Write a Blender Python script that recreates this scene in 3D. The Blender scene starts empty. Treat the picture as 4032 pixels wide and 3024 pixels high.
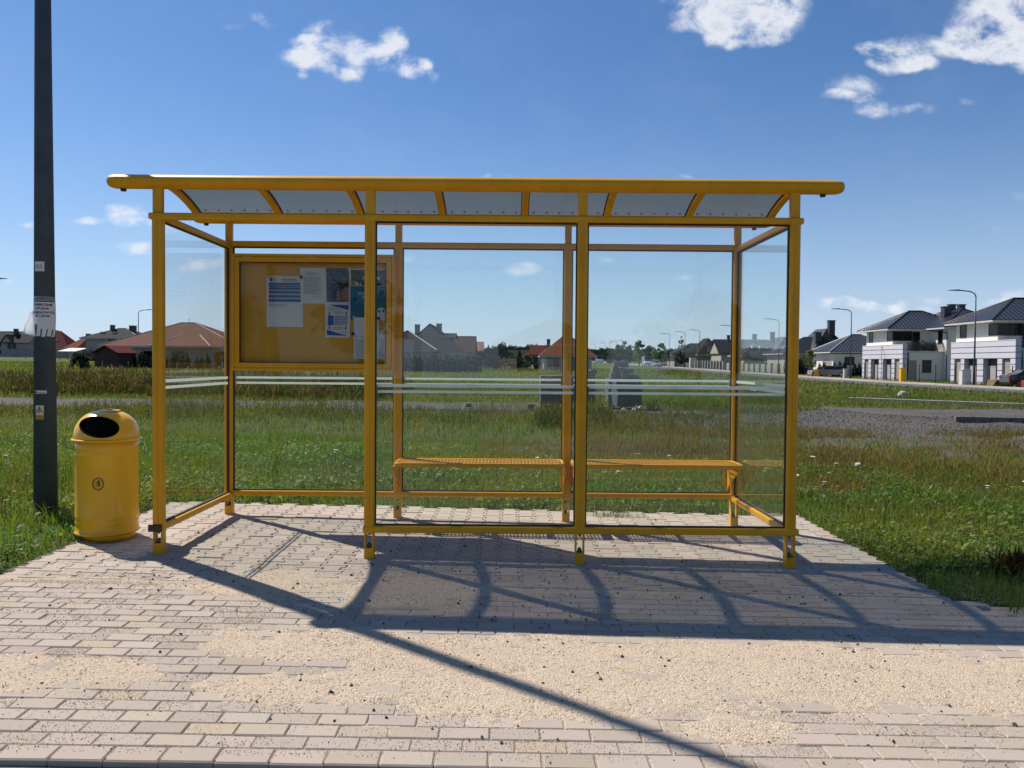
import bpy, bmesh, math, random
import numpy as np
from mathutils import Vector, Matrix, noise as mnoise
random.seed(7); rng = np.random.default_rng(7)
S = bpy.context.scene
COL = S.collection
RAD = math.radians

# ------------------------------------------------------------------ camera
FPX, PITCH, YAW, ROLL = 3222.8, -0.0253, 0.0019, 0.0079
CAMH = 1.45
cp, sp, cy, sy, cr, sr = math.cos(PITCH), math.sin(PITCH), math.cos(YAW), math.sin(YAW), math.cos(ROLL), math.sin(ROLL)
fwd = Vector((sy*cp, cy*cp, sp)); rgt0 = Vector((cy, -sy, 0)); up0 = rgt0.cross(fwd)
rgt = rgt0*cr + up0*sr; upv = up0*cr - rgt0*sr
cam_d = bpy.data.cameras.new('camera'); cam = bpy.data.objects.new('camera', cam_d); COL.objects.link(cam)
cam_d.sensor_fit = 'HORIZONTAL'; cam_d.sensor_width = 36; cam_d.lens = 36*FPX/4032
cam_d.clip_start = 0.05; cam_d.clip_end = 5000
M = Matrix((rgt, upv, -fwd)).transposed().to_4x4(); M.translation = (0, 0, CAMH); cam.matrix_world = M
S.camera = cam
def pxdir(px, py):
    d = fwd + rgt*((px-2016)/FPX) - upv*((py-1512)/FPX)
    return d.normalized()
def at(px, py, Y):
    """point seen at photo pixel px,py at distance Y in front"""
    d = pxdir(px, py); return Vector((0, 0, CAMH)) + d*(Y/d.y)

# ------------------------------------------------------------------ sun and sky
SUN_EL = 49.3
trav = Vector((0.779, -0.627, 0)).normalized()
sun_d = bpy.data.lights.new('sun', 'SUN'); sun = bpy.data.objects.new('sun', sun_d); COL.objects.link(sun)
sun_d.energy = 5.0; sun_d.angle = RAD(0.53); sun_d.color = (1.0, 0.92, 0.82)
dv = Vector((trav.x*math.cos(RAD(SUN_EL)), trav.y*math.cos(RAD(SUN_EL)), -math.sin(RAD(SUN_EL))))
sun.rotation_mode = 'QUATERNION'; sun.rotation_quaternion = dv.to_track_quat('-Z', 'Y'); sun.location = (-10, 10, 20)
S.view_settings.view_transform = 'Standard'; S.view_settings.look = 'None'
S.view_settings.exposure = 0.38; S.view_settings.gamma = 1.0

W = bpy.data.worlds.new('World'); S.world = W; W.use_nodes = True
nt = W.node_tree; nt.nodes.clear()
def N(nt, t, **kw):
    n = nt.nodes.new(t)
    for k, v in kw.items():
        if k.startswith('i_'):
            key = k[2:]; key = int(key) if key.isdigit() else key.replace('_', ' ')
            n.inputs[key].default_value = v
        else: setattr(n, k, v)
    return n
def L(nt, a, b): nt.links.new(a, b)
def mth(nt, op, a, b=None, c=None, clamp=False):
    n = nt.nodes.new('ShaderNodeMath'); n.operation = op; n.use_clamp = clamp
    for i, v in enumerate((a, b, c)):
        if v is None: continue
        if isinstance(v, (int, float)): n.inputs[i].default_value = v
        else: nt.links.new(v, n.inputs[i])
    return n.outputs[0]
def mixc(nt, f, a, b, mode='MIX'):
    n = nt.nodes.new('ShaderNodeMix'); n.data_type = 'RGBA'; n.blend_type = mode
    for i, v in ((0, f), (6, a), (7, b)):
        if isinstance(v, (int, float)): n.inputs[i].default_value = v
        elif isinstance(v, (tuple, list)): n.inputs[i].default_value = tuple(v)+((1,) if len(v) == 3 else ())
        else: nt.links.new(v, n.inputs[i])
    return n.outputs[2]
def vdot(nt, v, c):
    n = nt.nodes.new('ShaderNodeVectorMath'); n.operation = 'DOT_PRODUCT'
    nt.links.new(v, n.inputs[0]); n.inputs[1].default_value = c; return n.outputs['Value']
sky = N(nt, 'ShaderNodeTexSky'); sky.sky_type = 'NISHITA'; sky.sun_disc = False
sky.sun_elevation = RAD(SUN_EL); sky.sun_rotation = math.atan2(-trav.x, -trav.y)
sky.altitude = 100; sky.air_density = 1.0; sky.dust_density = 0.35; sky.ozone_density = 2.5
tc = N(nt, 'ShaderNodeTexCoord'); D = tc.outputs['Generated']
DK = 1.8228
blobs = [  # x, y, rx, ry (photo, display px), strength
 (720,85,48,32,1),(668,101,34,13,.8),(802,115,40,18,1),(845,90,24,27,1.1),(868,140,40,22,1.1),(662,134,48,15,.95),(725,159,28,15,.8),(763,150,24,24,.8),(651,164,16,9,.5),(914,128,14,12,.45),(930,164,12,14,.45),
 (548,38,18,14,.45),(578,58,20,12,.5),(507,60,24,9,.3),
 (1604,30,112,52,1.2),(1561,78,38,30,.9),(1654,67,44,30,.9),(1508,58,46,14,.7),(1600,-20,130,60,1.2),
 (2165,40,90,66,1.25),(2137,92,90,26,1),(1966,110,80,30,1),(1888,101,38,14,.6),(1952,138,56,18,.9),(2210,135,22,16,.7),(2230,10,90,80,1.3),
 (1846,190,54,24,.75),(1817,212,50,10,.55),(1895,238,60,17,.75),(1991,244,30,14,.6),(1700,188,16,6,.25),(2087,220,20,10,.3),(2186,423,40,12,.4),(2183,388,22,12,.3),
 (285,466,55,22,1),(345,490,50,14,.7),(178,484,34,9,.7),(55,482,18,7,.6),(297,538,40,13,.8),(440,572,48,15,.9),(10,612,16,8,.5),
 (1130,580,42,13,.8),(1495,604,38,10,.7),(1310,557,24,7,.5),(985,660,24,5,.3),(1075,374,34,12,.8),(1475,381,28,6,.6),(880,558,14,12,.6),(1103,630,14,6,.4),
 (1799,655,40,13,.8),(1845,658,44,13,.75),(1888,660,44,11,.7),(1945,656,18,15,.6),(2014,640,26,8,.55),(2005,658,24,6,.4),(2140,647,34,8,.5),(2196,634,40,18,.7),(1745,680,14,5,.4),(2157,500,16,8,.3),(1915,560,16,6,.25)]
# clouds: soft lobes at fixed bearings on the sky (u = x/|y|, v = z/|y|), broken up by fractal noise
sepd = N(nt, 'ShaderNodeSeparateXYZ'); L(nt, D, sepd.inputs[0])
yy_ = mth(nt, 'MAXIMUM', mth(nt, 'ABSOLUTE', sepd.outputs[1]), .02)
cu = N(nt, 'ShaderNodeCombineXYZ'); L(nt, mth(nt, 'DIVIDE', sepd.outputs[0], yy_), cu.inputs[0]); L(nt, mth(nt, 'DIVIDE', sepd.outputs[2], yy_), cu.inputs[1])
wz = N(nt, 'ShaderNodeTexNoise', i_Scale=13.0, i_Detail=3.0, i_Roughness=.5); L(nt, cu.outputs[0], wz.inputs['Vector'])
wv = N(nt, 'ShaderNodeVectorMath', operation='MULTIPLY_ADD'); L(nt, wz.outputs['Color'], wv.inputs[0]); wv.inputs[1].default_value = (.05, .034, 0); L(nt, cu.outputs[0], wv.inputs[2])
cur = None
for (bx, by, rx, ry, st) in blobs:
    c = pxdir(bx*DK, by*DK); u0, v0 = c.x/c.y+.025, c.z/c.y+.017
    kx = FPX/(rx*DK); ky = FPX/(ry*DK)
    a = N(nt, 'ShaderNodeVectorMath', operation='MULTIPLY_ADD'); L(nt, wv.outputs[0], a.inputs[0]); a.inputs[1].default_value = (kx, ky, 0); a.inputs[2].default_value = (-u0*kx, -v0*ky, 0)
    d_ = N(nt, 'ShaderNodeVectorMath', operation='DOT_PRODUCT'); L(nt, a.outputs[0], d_.inputs[0]); L(nt, a.outputs[0], d_.inputs[1])
    t_ = mth(nt, 'MULTIPLY_ADD', d_.outputs['Value'], -.42, 1.0, clamp=True)
    cur = mth(nt, 'MULTIPLY', t_, st) if cur is None else mth(nt, 'MULTIPLY_ADD', t_, st, cur)
cur = mth(nt, 'MINIMUM', cur, mth(nt, 'MULTIPLY_ADD', cur, .22, .78))
mp = N(nt, 'ShaderNodeMapping'); mp.inputs['Scale'].default_value = (1, 1.35, 1); L(nt, cu.outputs[0], mp.inputs[0])
n1 = N(nt, 'ShaderNodeTexNoise', i_Scale=17.0, i_Detail=8.0, i_Roughness=.64, i_Distortion=.3); L(nt, mp.outputs[0], n1.inputs['Vector'])
n2 = N(nt, 'ShaderNodeTexNoise', i_Scale=7.0, i_Detail=4.0, i_Roughness=.6); L(nt, mp.outputs[0], n2.inputs['Vector'])
nn = mth(nt, 'ADD', mth(nt, 'MULTIPLY', mth(nt, 'SUBTRACT', n1.outputs[0], .5), 5.4), mth(nt, 'MULTIPLY', mth(nt, 'SUBTRACT', n2.outputs[0], .5), .8))
dens = mth(nt, 'ADD', cur, mth(nt, 'MULTIPLY', nn, mth(nt, 'MULTIPLY_ADD', cur, .8, .03, clamp=True)))
mr = N(nt, 'ShaderNodeMapRange', interpolation_type='SMOOTHSTEP'); L(nt, dens, mr.inputs[0])
mr.inputs[1].default_value = .20; mr.inputs[2].default_value = 1.55; mr.inputs[3].default_value = 0; mr.inputs[4].default_value = .96
thick = N(nt, 'ShaderNodeMapRange'); L(nt, dens, thick.inputs[0]); thick.inputs[1].default_value = .9; thick.inputs[2].default_value = 2.1
ccol = mixc(nt, thick.outputs[0], (10.6, 10.8, 11.4), (7.6, 8.0, 8.9))
veil = mth(nt, 'MULTIPLY', mth(nt, 'SUBTRACT', n2.outputs[0], .48, clamp=True), .22)
# pale band low over the horizon, brighter towards the sun
el = mth(nt, 'MULTIPLY', sepd.outputs[2], 1.0)
hz = mth(nt, 'POWER', mth(nt, 'MULTIPLY_ADD', mth(nt, 'ABSOLUTE', el), -2.6, 1.0, clamp=True), 2.6)
skyt = mixc(nt, 1.0, sky.outputs[0], (.66, .92, 1.20), 'MULTIPLY')
s1 = mixc(nt, veil, skyt, (6.5, 7.6, 9.5))
s1 = mixc(nt, mth(nt, 'MULTIPLY', hz, .85), s1, (7.4, 8.5, 10.6))
s2 = mixc(nt, mr.outputs[0], s1, ccol)
bg = N(nt, 'ShaderNodeBackground', i_Strength=0.068); L(nt, s2, bg.inputs[0])
wo = N(nt, 'ShaderNodeOutputWorld'); L(nt, bg.outputs[0], wo.inputs[0])

# ------------------------------------------------------------------ helpers
ORG = {}
def tag(o, label=None, cat=None, group=None, kind=None):
    if label: o['label'] = label
    if cat: o['category'] = cat
    if group: o['group'] = group
    if kind: o['kind'] = kind
    return o
def thing(name, label, cat, loc=(0, 0, 0), rz=0, group=None):
    o = bpy.data.objects.new(name, None); COL.objects.link(o); o.location = loc; o.rotation_euler = (0, 0, rz)
    o.empty_display_size = .1; ORG[o.name] = Vector(loc) if rz == 0 else None
    return tag(o, label, cat, group)
def copy_tree(o, parent=None):
    c = o.copy(); COL.objects.link(c); c.parent = parent
    for ch in o.children: copy_tree(ch, c)
    return c
class MB:
    def __init__(s): s.v = []; s.f = []; s.m = []; s.mi = 0; s.ch = []
    def add(s, vs, fs):
        b = len(s.v); s.ch.append((b, b+len(vs), len(s.f), len(s.f)+len(fs))); s.v += [tuple(x) for x in vs]; s.f += [tuple(b+i for i in f) for f in fs]; s.m += [s.mi]*len(fs); return s
    def box(s, x0, x1, y0, y1, z0, z1):
        return s.add([(x0,y0,z0),(x1,y0,z0),(x1,y1,z0),(x0,y1,z0),(x0,y0,z1),(x1,y0,z1),(x1,y1,z1),(x0,y1,z1)],
                     [(0,3,2,1),(4,5,6,7),(0,1,5,4),(1,2,6,5),(2,3,7,6),(3,0,4,7)])
    def prism(s, poly, z0, z1):
        n = len(poly); vs = [(x, y, z0) for x, y in poly]+[(x, y, z1) for x, y in poly]
        return s.add(vs, [tuple(range(n-1, -1, -1)), tuple(range(n, 2*n))]+[(i, (i+1) % n, n+(i+1) % n, n+i) for i in range(n)])
    def prismx(s, poly, x0, x1):   # poly in (y,z), extruded along x
        n = len(poly); vs = [(x0, y, z) for y, z in poly]+[(x1, y, z) for y, z in poly]
        return s.add(vs, [tuple(range(n)), tuple(range(2*n-1, n-1, -1))]+[(i, n+i, n+(i+1) % n, (i+1) % n) for i in range(n)])
    def prismy(s, poly, y0, y1):   # poly in (x,z)
        n = len(poly); vs = [(x, y0, z) for x, z in poly]+[(x, y1, z) for x, z in poly]
        return s.add(vs, [tuple(range(n)), tuple(range(2*n-1, n-1, -1))]+[(i, n+i, n+(i+1) % n, (i+1) % n) for i in range(n)])
    def tube(s, pts, rad, n=12, cap=True):
        pts = [Vector(p) for p in pts]; rs = rad if isinstance(rad, (list, tuple)) else [rad]*len(pts); rings = []
        for i, p in enumerate(pts):
            t = (pts[min(i+1, len(pts)-1)]-pts[max(i-1, 0)]).normalized()
            a = t.orthogonal().normalized() if abs(t.z) < .99 else Vector((1, 0, 0))
            if abs(t.z) < .99: a = Vector((0, 0, 1)).cross(t).normalized()
            b = t.cross(a); rings.append([p+(a*math.cos(2*math.pi*k/n)+b*math.sin(2*math.pi*k/n))*rs[i] for k in range(n)])
        vs = [v for r in rings for v in r]; fs = []
        for i in range(len(pts)-1):
            for k in range(n): fs.append((i*n+k, i*n+(k+1) % n, (i+1)*n+(k+1) % n, (i+1)*n+k))
        if cap: fs += [tuple(range(n-1, -1, -1)), tuple((len(pts)-1)*n+k for k in range(n))]
        return s.add(vs, fs)
    def lathe(s, prof, cx=0, cy=0, n=24, sx=1, sy=1, rot=0):   # prof: (r,z)
        vs = []; fs = []; c, q = math.cos(rot), math.sin(rot)
        for r, z in prof:
            for k in range(n):
                a = 2*math.pi*k/n; x = r*sx*math.cos(a); y = r*sy*math.sin(a); vs.append((cx+x*c-y*q, cy+x*q+y*c, z))
        for i in range(len(prof)-1):
            for k in range(n): fs.append((i*n+k, i*n+(k+1) % n, (i+1)*n+(k+1) % n, (i+1)*n+k))
        fs += [tuple(range(n-1, -1, -1)), tuple((len(prof)-1)*n+k for k in range(n))]
        return s.add(vs, fs)
    def quad(s, a, b, c, d): return s.add([a, b, c, d], [(0, 1, 2, 3)])
    def clusters(s):
        bb = []
        for a, b, c, d in s.ch:
            v = np.array(s.v[a:b]); bb.append((v.min(0), v.max(0)))
        n = len(bb); lab = list(range(n))
        def find(i):
            while lab[i] != i: i = lab[i]
            return i
        for i in range(n):
            for j in range(i+1, n):
                g = np.maximum(0, np.maximum(bb[i][0]-bb[j][1], bb[j][0]-bb[i][1])); sz = max((bb[i][1]-bb[i][0]).max(), (bb[j][1]-bb[j][0]).max())
                if math.sqrt((g**2).sum()) <= max(.018, .45*sz): lab[find(i)] = find(j)
        out = {}
        for i in range(n): out.setdefault(find(i), []).append(i)
        return list(out.values())
    def build(s, name, mats, parent=None, bevel=0, smooth=False, seg=2, split=True):
        if split and parent is not None and 1 < len(s.ch) < 60:
            cl = s.clusters()
            if len(cl) > 1:
                first = None
                for grp in cl:
                    q = MB()
                    for i in grp:
                        a, b_, c, d = s.ch[i]; q.mi = s.m[c]; q.add(s.v[a:b_], [tuple(k-a for k in f) for f in s.f[c:d]])
                    o = q.build(name, mats, parent, bevel, smooth, seg, False); first = first or o
                return first
        o0 = Vector((0, 0, 0))
        if parent is not None:
            o0 = ORG.get(parent.name) or Vector((0, 0, 0))
        me = bpy.data.meshes.new(name)
        me.from_pydata([(x-o0.x, y-o0.y, z-o0.z) for x, y, z in s.v], [], s.f)
        if not isinstance(mats, (list, tuple)): mats = [mats]
        for m_ in mats: me.materials.append(m_)
        if len(mats) > 1: me.polygons.foreach_set('material_index', s.m)
        me.update()
        bm = bmesh.new(); bm.from_mesh(me); bmesh.ops.recalc_face_normals(bm, faces=bm.faces); bm.to_mesh(me); bm.free()
        me.polygons.foreach_set('use_smooth', [bool(smooth)]*len(me.polygons))
        o = bpy.data.objects.new(name, me); COL.objects.link(o)
        if parent is not None: o.parent = parent; ORG[o.name] = o0
        if bevel:
            b = o.modifiers.new('bevel', 'BEVEL'); b.width = bevel; b.segments = seg; b.limit_method = 'ANGLE'; b.angle_limit = RAD(40)
            if not smooth: b.harden_normals = False
        return o
def raw_mesh(name, verts, faces_flat, loop_tot, mats, col=None, mi=None, smooth=False):
    me = bpy.data.meshes.new(name); nv = len(verts); me.vertices.add(nv); me.vertices.foreach_set('co', np.asarray(verts, dtype=np.float32).ravel())
    lt = np.asarray(loop_tot, dtype=np.int32); ls = np.concatenate(([0], np.cumsum(lt)[:-1])).astype(np.int32)
    me.loops.add(int(lt.sum())); me.loops.foreach_set('vertex_index', np.asarray(faces_flat, dtype=np.int32))
    me.polygons.add(len(lt)); me.polygons.foreach_set('loop_start', ls)
    if mi is not None: me.polygons.foreach_set('material_index', np.asarray(mi, dtype=np.int32))
    for m_ in (mats if isinstance(mats, (list, tuple)) else [mats]): me.materials.append(m_)
    if col is not None:
        a = me.color_attributes.new('Col', 'FLOAT_COLOR', 'POINT'); c = np.ones((nv, 4), dtype=np.float32); c[:, :col.shape[1]] = col; a.data.foreach_set('color', c.ravel())
    me.update(calc_edges=True); me.validate()
    me.polygons.foreach_set('use_smooth', [bool(smooth)]*len(me.polygons))
    o = bpy.data.objects.new(name, me); COL.objects.link(o); return o

# ------------------------------------------------------------------ materials
def newmat(name):
    m = bpy.data.materials.new(name); m.use_nodes = True; nt = m.node_tree; nt.nodes.clear()
    out = N(nt, 'ShaderNodeOutputMaterial'); bs = N(nt, 'ShaderNodeBsdfPrincipled'); L(nt, bs.outputs[0], out.inputs[0])
    return m, nt, bs, out
def mat(name, col, rough=.6, metal=0, var=.12, vscale=6, bump=0, bscale=60, coat=0, spec=.5, col2=None, object_space=True):
    m, nt, bs, out = newmat(name)
    tcn = N(nt, 'ShaderNodeTexCoord'); vec = tcn.outputs['Object' if object_space else 'Generated']
    nz = N(nt, 'ShaderNodeTexNoise', i_Scale=vscale, i_Detail=6.0, i_Roughness=.6); L(nt, vec, nz.inputs['Vector'])
    c2 = col2 or tuple(c*(1-var*2) for c in col); c1 = col if col2 else tuple(min(1, c*(1+var)) for c in col)
    rmp = N(nt, 'ShaderNodeMapRange'); L(nt, nz.outputs[0], rmp.inputs[0]); rmp.inputs[1].default_value = .3; rmp.inputs[2].default_value = .7
    L(nt, mixc(nt, rmp.outputs[0], c1, c2), bs.inputs['Base Color'])
    bs.inputs['Roughness'].default_value = rough; bs.inputs['Metallic'].default_value = metal
    bs.inputs['Specular IOR Level'].default_value = spec; bs.inputs['Coat Weight'].default_value = coat; bs.inputs['Coat Roughness'].default_value = .08
    if bump:
        bz = N(nt, 'ShaderNodeTexNoise', i_Scale=bscale, i_Detail=4.0); L(nt, vec, bz.inputs['Vector'])
        b = N(nt, 'ShaderNodeBump', i_Strength=bump, i_Distance=.01); L(nt, bz.outputs[0], b.inputs['Height']); L(nt, b.outputs[0], bs.inputs['Normal'])
    return m
def attrmat(name, rough=.7, transl=0.0, spec=.3):
    m, nt, bs, out = newmat(name)
    at_ = N(nt, 'ShaderNodeAttribute', attribute_name='Col'); L(nt, at_.outputs['Color'], bs.inputs['Base Color'])
    bs.inputs['Roughness'].default_value = rough; bs.inputs['Specular IOR Level'].default_value = spec
    if transl:
        tr = N(nt, 'ShaderNodeBsdfTranslucent'); L(nt, mixc(nt, 1.0, at_.outputs['Color'], (1.5, 1.5, .6), 'MULTIPLY'), tr.inputs[0])
        mx = N(nt, 'ShaderNodeMixShader', i_0=transl); L(nt, bs.outputs[0], mx.inputs[1]); L(nt, tr.outputs[0], mx.inputs[2]); L(nt, mx.outputs[0], out.inputs[0])
    return m
def clearmat(name, tint, haze=.03, hazecol=(.8, .82, .8), f0=.04, dirt=.03, rough=.0, transl=0):
    m = bpy.data.materials.new(name); m.use_nodes = True; nt = m.node_tree; nt.nodes.clear()
    out = N(nt, 'ShaderNodeOutputMaterial'); tr = N(nt, 'ShaderNodeBsdfTransparent'); tr.inputs[0].default_value = tint+(1,)
    gl = N(nt, 'ShaderNodeBsdfGlossy', i_Roughness=rough); gl.inputs[0].default_value = (1, 1, 1, 1)
    lw = N(nt, 'ShaderNodeLayerWeight', i_Blend=.5)
    fr = mth(nt, 'ADD', mth(nt, 'MULTIPLY', mth(nt, 'POWER', lw.outputs['Facing'], 5.0), 1-f0), f0)
    m1 = N(nt, 'ShaderNodeMixShader'); L(nt, fr, m1.inputs[0]); L(nt, tr.outputs[0], m1.inputs[1]); L(nt, gl.outputs[0], m1.inputs[2])
    df = N(nt, 'ShaderNodeBsdfDiffuse'); df.inputs[0].default_value = hazecol+(1,)
    last = df
    if transl:
        tl = N(nt, 'ShaderNodeBsdfTranslucent'); tl.inputs[0].default_value = hazecol+(1,)
        mm = N(nt, 'ShaderNodeMixShader', i_0=transl); L(nt, df.outputs[0], mm.inputs[1]); L(nt, tl.outputs[0], mm.inputs[2]); last = mm
    t = N(nt, 'ShaderNodeTexCoord'); nz = N(nt, 'ShaderNodeTexNoise', i_Scale=1.7, i_Detail=8.0, i_Roughness=.65); L(nt, t.outputs['Object'], nz.inputs['Vector'])
    hz = mth(nt, 'ADD', mth(nt, 'MULTIPLY', mth(nt, 'SUBTRACT', nz.outputs[0], .45, clamp=True), dirt*6), haze)
    m2 = N(nt, 'ShaderNodeMixShader'); L(nt, hz, m2.inputs[0]); L(nt, m1.outputs[0], m2.inputs[1]); L(nt, last.outputs[0], m2.inputs[2])
    L(nt, m2.outputs[0], out.inputs[0]); return m
def tilemat(name, col, rough=.35, sx=3.6, sy=3.0, dep=.06, spec=.5, var=.2):
    m, nt, bs, out = newmat(name)
    t = N(nt, 'ShaderNodeUVMap', uv_map='UVMap'); sep = N(nt, 'ShaderNodeSeparateXYZ'); L(nt, t.outputs[0], sep.inputs[0])
    fu = mth(nt, 'FRACT', mth(nt, 'MULTIPLY', sep.outputs[0], sx)); fv = mth(nt, 'FRACT', mth(nt, 'MULTIPLY', sep.outputs[1], sy))
    wav = mth(nt, 'SINE', mth(nt, 'MULTIPLY', fu, math.pi))
    h = mth(nt, 'SUBTRACT', mth(nt, 'MULTIPLY', wav, .8), mth(nt, 'MULTIPLY', fv, .7))
    b = N(nt, 'ShaderNodeBump', i_Strength=1.0, i_Distance=dep); L(nt, h, b.inputs['Height']); L(nt, b.outputs[0], bs.inputs['Normal'])
    nz = N(nt, 'ShaderNodeTexNoise', i_Scale=1.3, i_Detail=5.0); L(nt, t.outputs[0], nz.inputs['Vector'])
    joint = mth(nt, 'MULTIPLY', mth(nt, 'LESS_THAN', fv, .2), .75)
    c = mixc(nt, nz.outputs[0], tuple(x*(1-var) for x in col), tuple(min(1, x*(1+var)) for x in col))
    j2 = mth(nt, 'MULTIPLY', mth(nt, 'LESS_THAN', fu, .24), .14); L(nt, mixc(nt, mth(nt, 'MAXIMUM', joint, j2), c, tuple(x*.3 for x in col)), bs.inputs['Base Color'])
    bs.inputs['Roughness'].default_value = rough; bs.inputs['Specular IOR Level'].default_value = spec
    return m
YEL = (.62, .285, .010)
M_yel = mat('yellow_paint', (.70, .335, .004), .42, var=.06, vscale=3, coat=.05, spec=.3, bump=.03, bscale=180)
def wear(m, amt=.5):
    nt = m.node_tree; bs = next(n for n in nt.nodes if n.type == 'BSDF_PRINCIPLED'); src = bs.inputs['Base Color'].links[0].from_socket
    t = N(nt, 'ShaderNodeTexCoord'); mp_ = N(nt, 'ShaderNodeMapping'); mp_.inputs['Scale'].default_value = (1, 1, .25); L(nt, t.outputs['Object'], mp_.inputs[0])
    a = N(nt, 'ShaderNodeTexNoise', i_Scale=9.0, i_Detail=9.0, i_Roughness=.75); L(nt, mp_.outputs[0], a.inputs['Vector'])
    g = N(nt, 'ShaderNodeTexNoise', i_Scale=55.0, i_Detail=3.0); L(nt, t.outputs['Object'], g.inputs['Vector'])
    dirt = mth(nt, 'MULTIPLY', mth(nt, 'MULTIPLY_ADD', a.outputs[0], 3.0, -1.45, clamp=True), amt)
    chip = mth(nt, 'GREATER_THAN', mth(nt, 'MULTIPLY', g.outputs[0], a.outputs[0]), .435)
    c = mixc(nt, dirt, src, (.22, .12, .035)); c = mixc(nt, mth(nt, 'MULTIPLY', chip, .8), c, (.16, .13, .10)); L(nt, c, bs.inputs['Base Color'])
    L(nt, mth(nt, 'MULTIPLY_ADD', dirt, .5, bs.inputs['Roughness'].default_value), bs.inputs['Roughness'])
wear(M_yel, .3)
M_yel2 = mat('bin_yellow', (.80, .42, .004), .30, var=.04, vscale=2, coat=.25, spec=.4)
wear(M_yel2, .18)
M_board = mat('board_backing', (.68, .33, .006), .5, var=.05, vscale=2)
M_rub = mat('black_rubber', (.012, .012, .012), .6)
M_blackpl = mat('black_plastic', (.008, .008, .009), .35)
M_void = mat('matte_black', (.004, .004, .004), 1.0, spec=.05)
M_bolt = mat('bolt_steel', (.10, .11, .14), .45, metal=.6)
M_galv = mat('galvanised', (.42, .43, .42), .4, metal=.7)
M_glass = clearmat('shelter_glass', (.965, .982, .974), haze=.0025, dirt=.006, f0=.021)
M_bglass = clearmat('board_glass', (.90, .92, .92), haze=.002, dirt=.003, f0=.013)
M_poly = clearmat('smoked_polycarbonate', (.54, .53, .50), haze=.13, dirt=.05, hazecol=(.30, .31, .32), f0=.05, rough=.12, transl=.65)
M_stripe, _nt, _bs, _out = newmat('white_film'); _bs.inputs['Base Color'].default_value = (.78, .82, .78, 1); _bs.inputs['Roughness'].default_value = .6
_tl = N(_nt, 'ShaderNodeBsdfTranslucent'); _tl.inputs[0].default_value = (.85, .9, .85, 1); _mx = N(_nt, 'ShaderNodeMixShader', i_0=.55); L(_nt, _bs.outputs[0], _mx.inputs[1]); L(_nt, _tl.outputs[0], _mx.inputs[2]); L(_nt, _mx.outputs[0], _out.inputs[0])
M_pole = mat('anthracite_pole', (.060, .082, .112), .6, var=.15, vscale=4, spec=.25)
M_paper = mat('paper', (.70, .70, .72), .7, var=.03)
M_ink = mat('ink', (.03, .03, .035), .7)
M_blue = mat('blue_ink', (.02, .11, .42), .6)
M_red = mat('red_ink', (.45, .02, .02), .6)
M_teal = mat('teal_print', (.01, .17, .32), .5, var=.2, vscale=8)
M_cream = mat('cream_ink', (.7, .7, .6), .6)

# ------------------------------------------------------------------ terrain
def sst(a, b, x): t = np.clip((x-a)/(b-a), 0, 1); return t*t*(3-2*t)
def TZ(x, y):
    x = np.asarray(x, dtype=float); y = np.asarray(y, dtype=float)
    near = -0.0159*(12*np.tanh(x/12)) + 0.0089*(np.clip(y, 2.9, 9)-5.97)
    far = -0.0045*np.clip(x, -160, 160) + 0.0095*np.log1p(np.exp(np.clip((y-88)/8, -30, 60)))*8 + .0
    far = np.where(y > 420, far-.0095*(y-420), far)
    w = sst(9, 30, y)
    w = np.maximum(w, sst(10, 40, np.abs(x)))
    return near*(1-w)+far*w
def tz(x, y): return float(TZ(x, y))
def vnoise(x, y, seed=0):
    x = np.asarray(x, float); y = np.asarray(y, float); out = np.zeros(np.broadcast(x, y).shape)
    def h(i, j): 
        n = np.sin(i*127.1+j*311.7+seed*74.7)*43758.5453; return n-np.floor(n)
    amp = .5; tot = 0
    for o in range(4):
        xi = np.floor(x); yi = np.floor(y); fx = x-xi; fy = y-yi; fx = fx*fx*(3-2*fx); fy = fy*fy*(3-2*fy)
        out = out+amp*((h(xi, yi)*(1-fx)+h(xi+1, yi)*fx)*(1-fy)+(h(xi, yi+1)*(1-fx)+h(xi+1, yi+1)*fx)*fy)
        tot += amp; amp *= .5; x = x*2.03+7.1; y = y*2.03+3.7
    return out/tot
def MOUND(x, y): return .20*np.exp(-(((x-9.6)/1.3)**2+((y-24.2)/.8)**2)) + .40*np.exp(-(((x-9.6)/1.3)**2+((y-14.2)/1.1)**2))
def GH(x, y):
    x = np.asarray(x, float); y = np.asarray(y, float)
    return TZ(x, y)+(vnoise(x*.8, y*.8, 9)-.5)*.10*sst(8.6, 12, y)*(1-sst(60, 90, y))+MOUND(x, y)
def gravel_mask(x, y):
    nz = (vnoise(x*.35, y*.35, 1)-.5); n2 = (vnoise(x*1.6, y*1.6, 5)-.5)
    yy = y + nz*3.0 + n2*1.2
    track = sst(22.6, 23.8, yy)*(1-sst(28.5, 30.5, yy))*.95
    low = 12.2-np.clip((x-3)*.25, 0, 3.2)
    patch = sst(low-1.0, low+1.5, yy)*(1-sst(22.5, 24.5, yy))*sst(1.8, 4.2, x+nz*3)
    p2 = np.exp(-(((x-1.9)/2.3)**2+((y-13.6)/1.8)**2)**1.5)*1.0+n2*1.0
    p3 = np.exp(-(((x-3.3)/1.0)**2+((y-9.7)/.5)**2))*.7+n2*.4
    return np.clip(np.maximum.reduce([track, np.exp(-(((x-9.6)/1.5)**2+((y-14.2)/1.3)**2)), patch*(.52+.46*sst(16.6, 18.2, yy)+n2*1.1), p2*.8, p3]), 0, 1)
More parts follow.
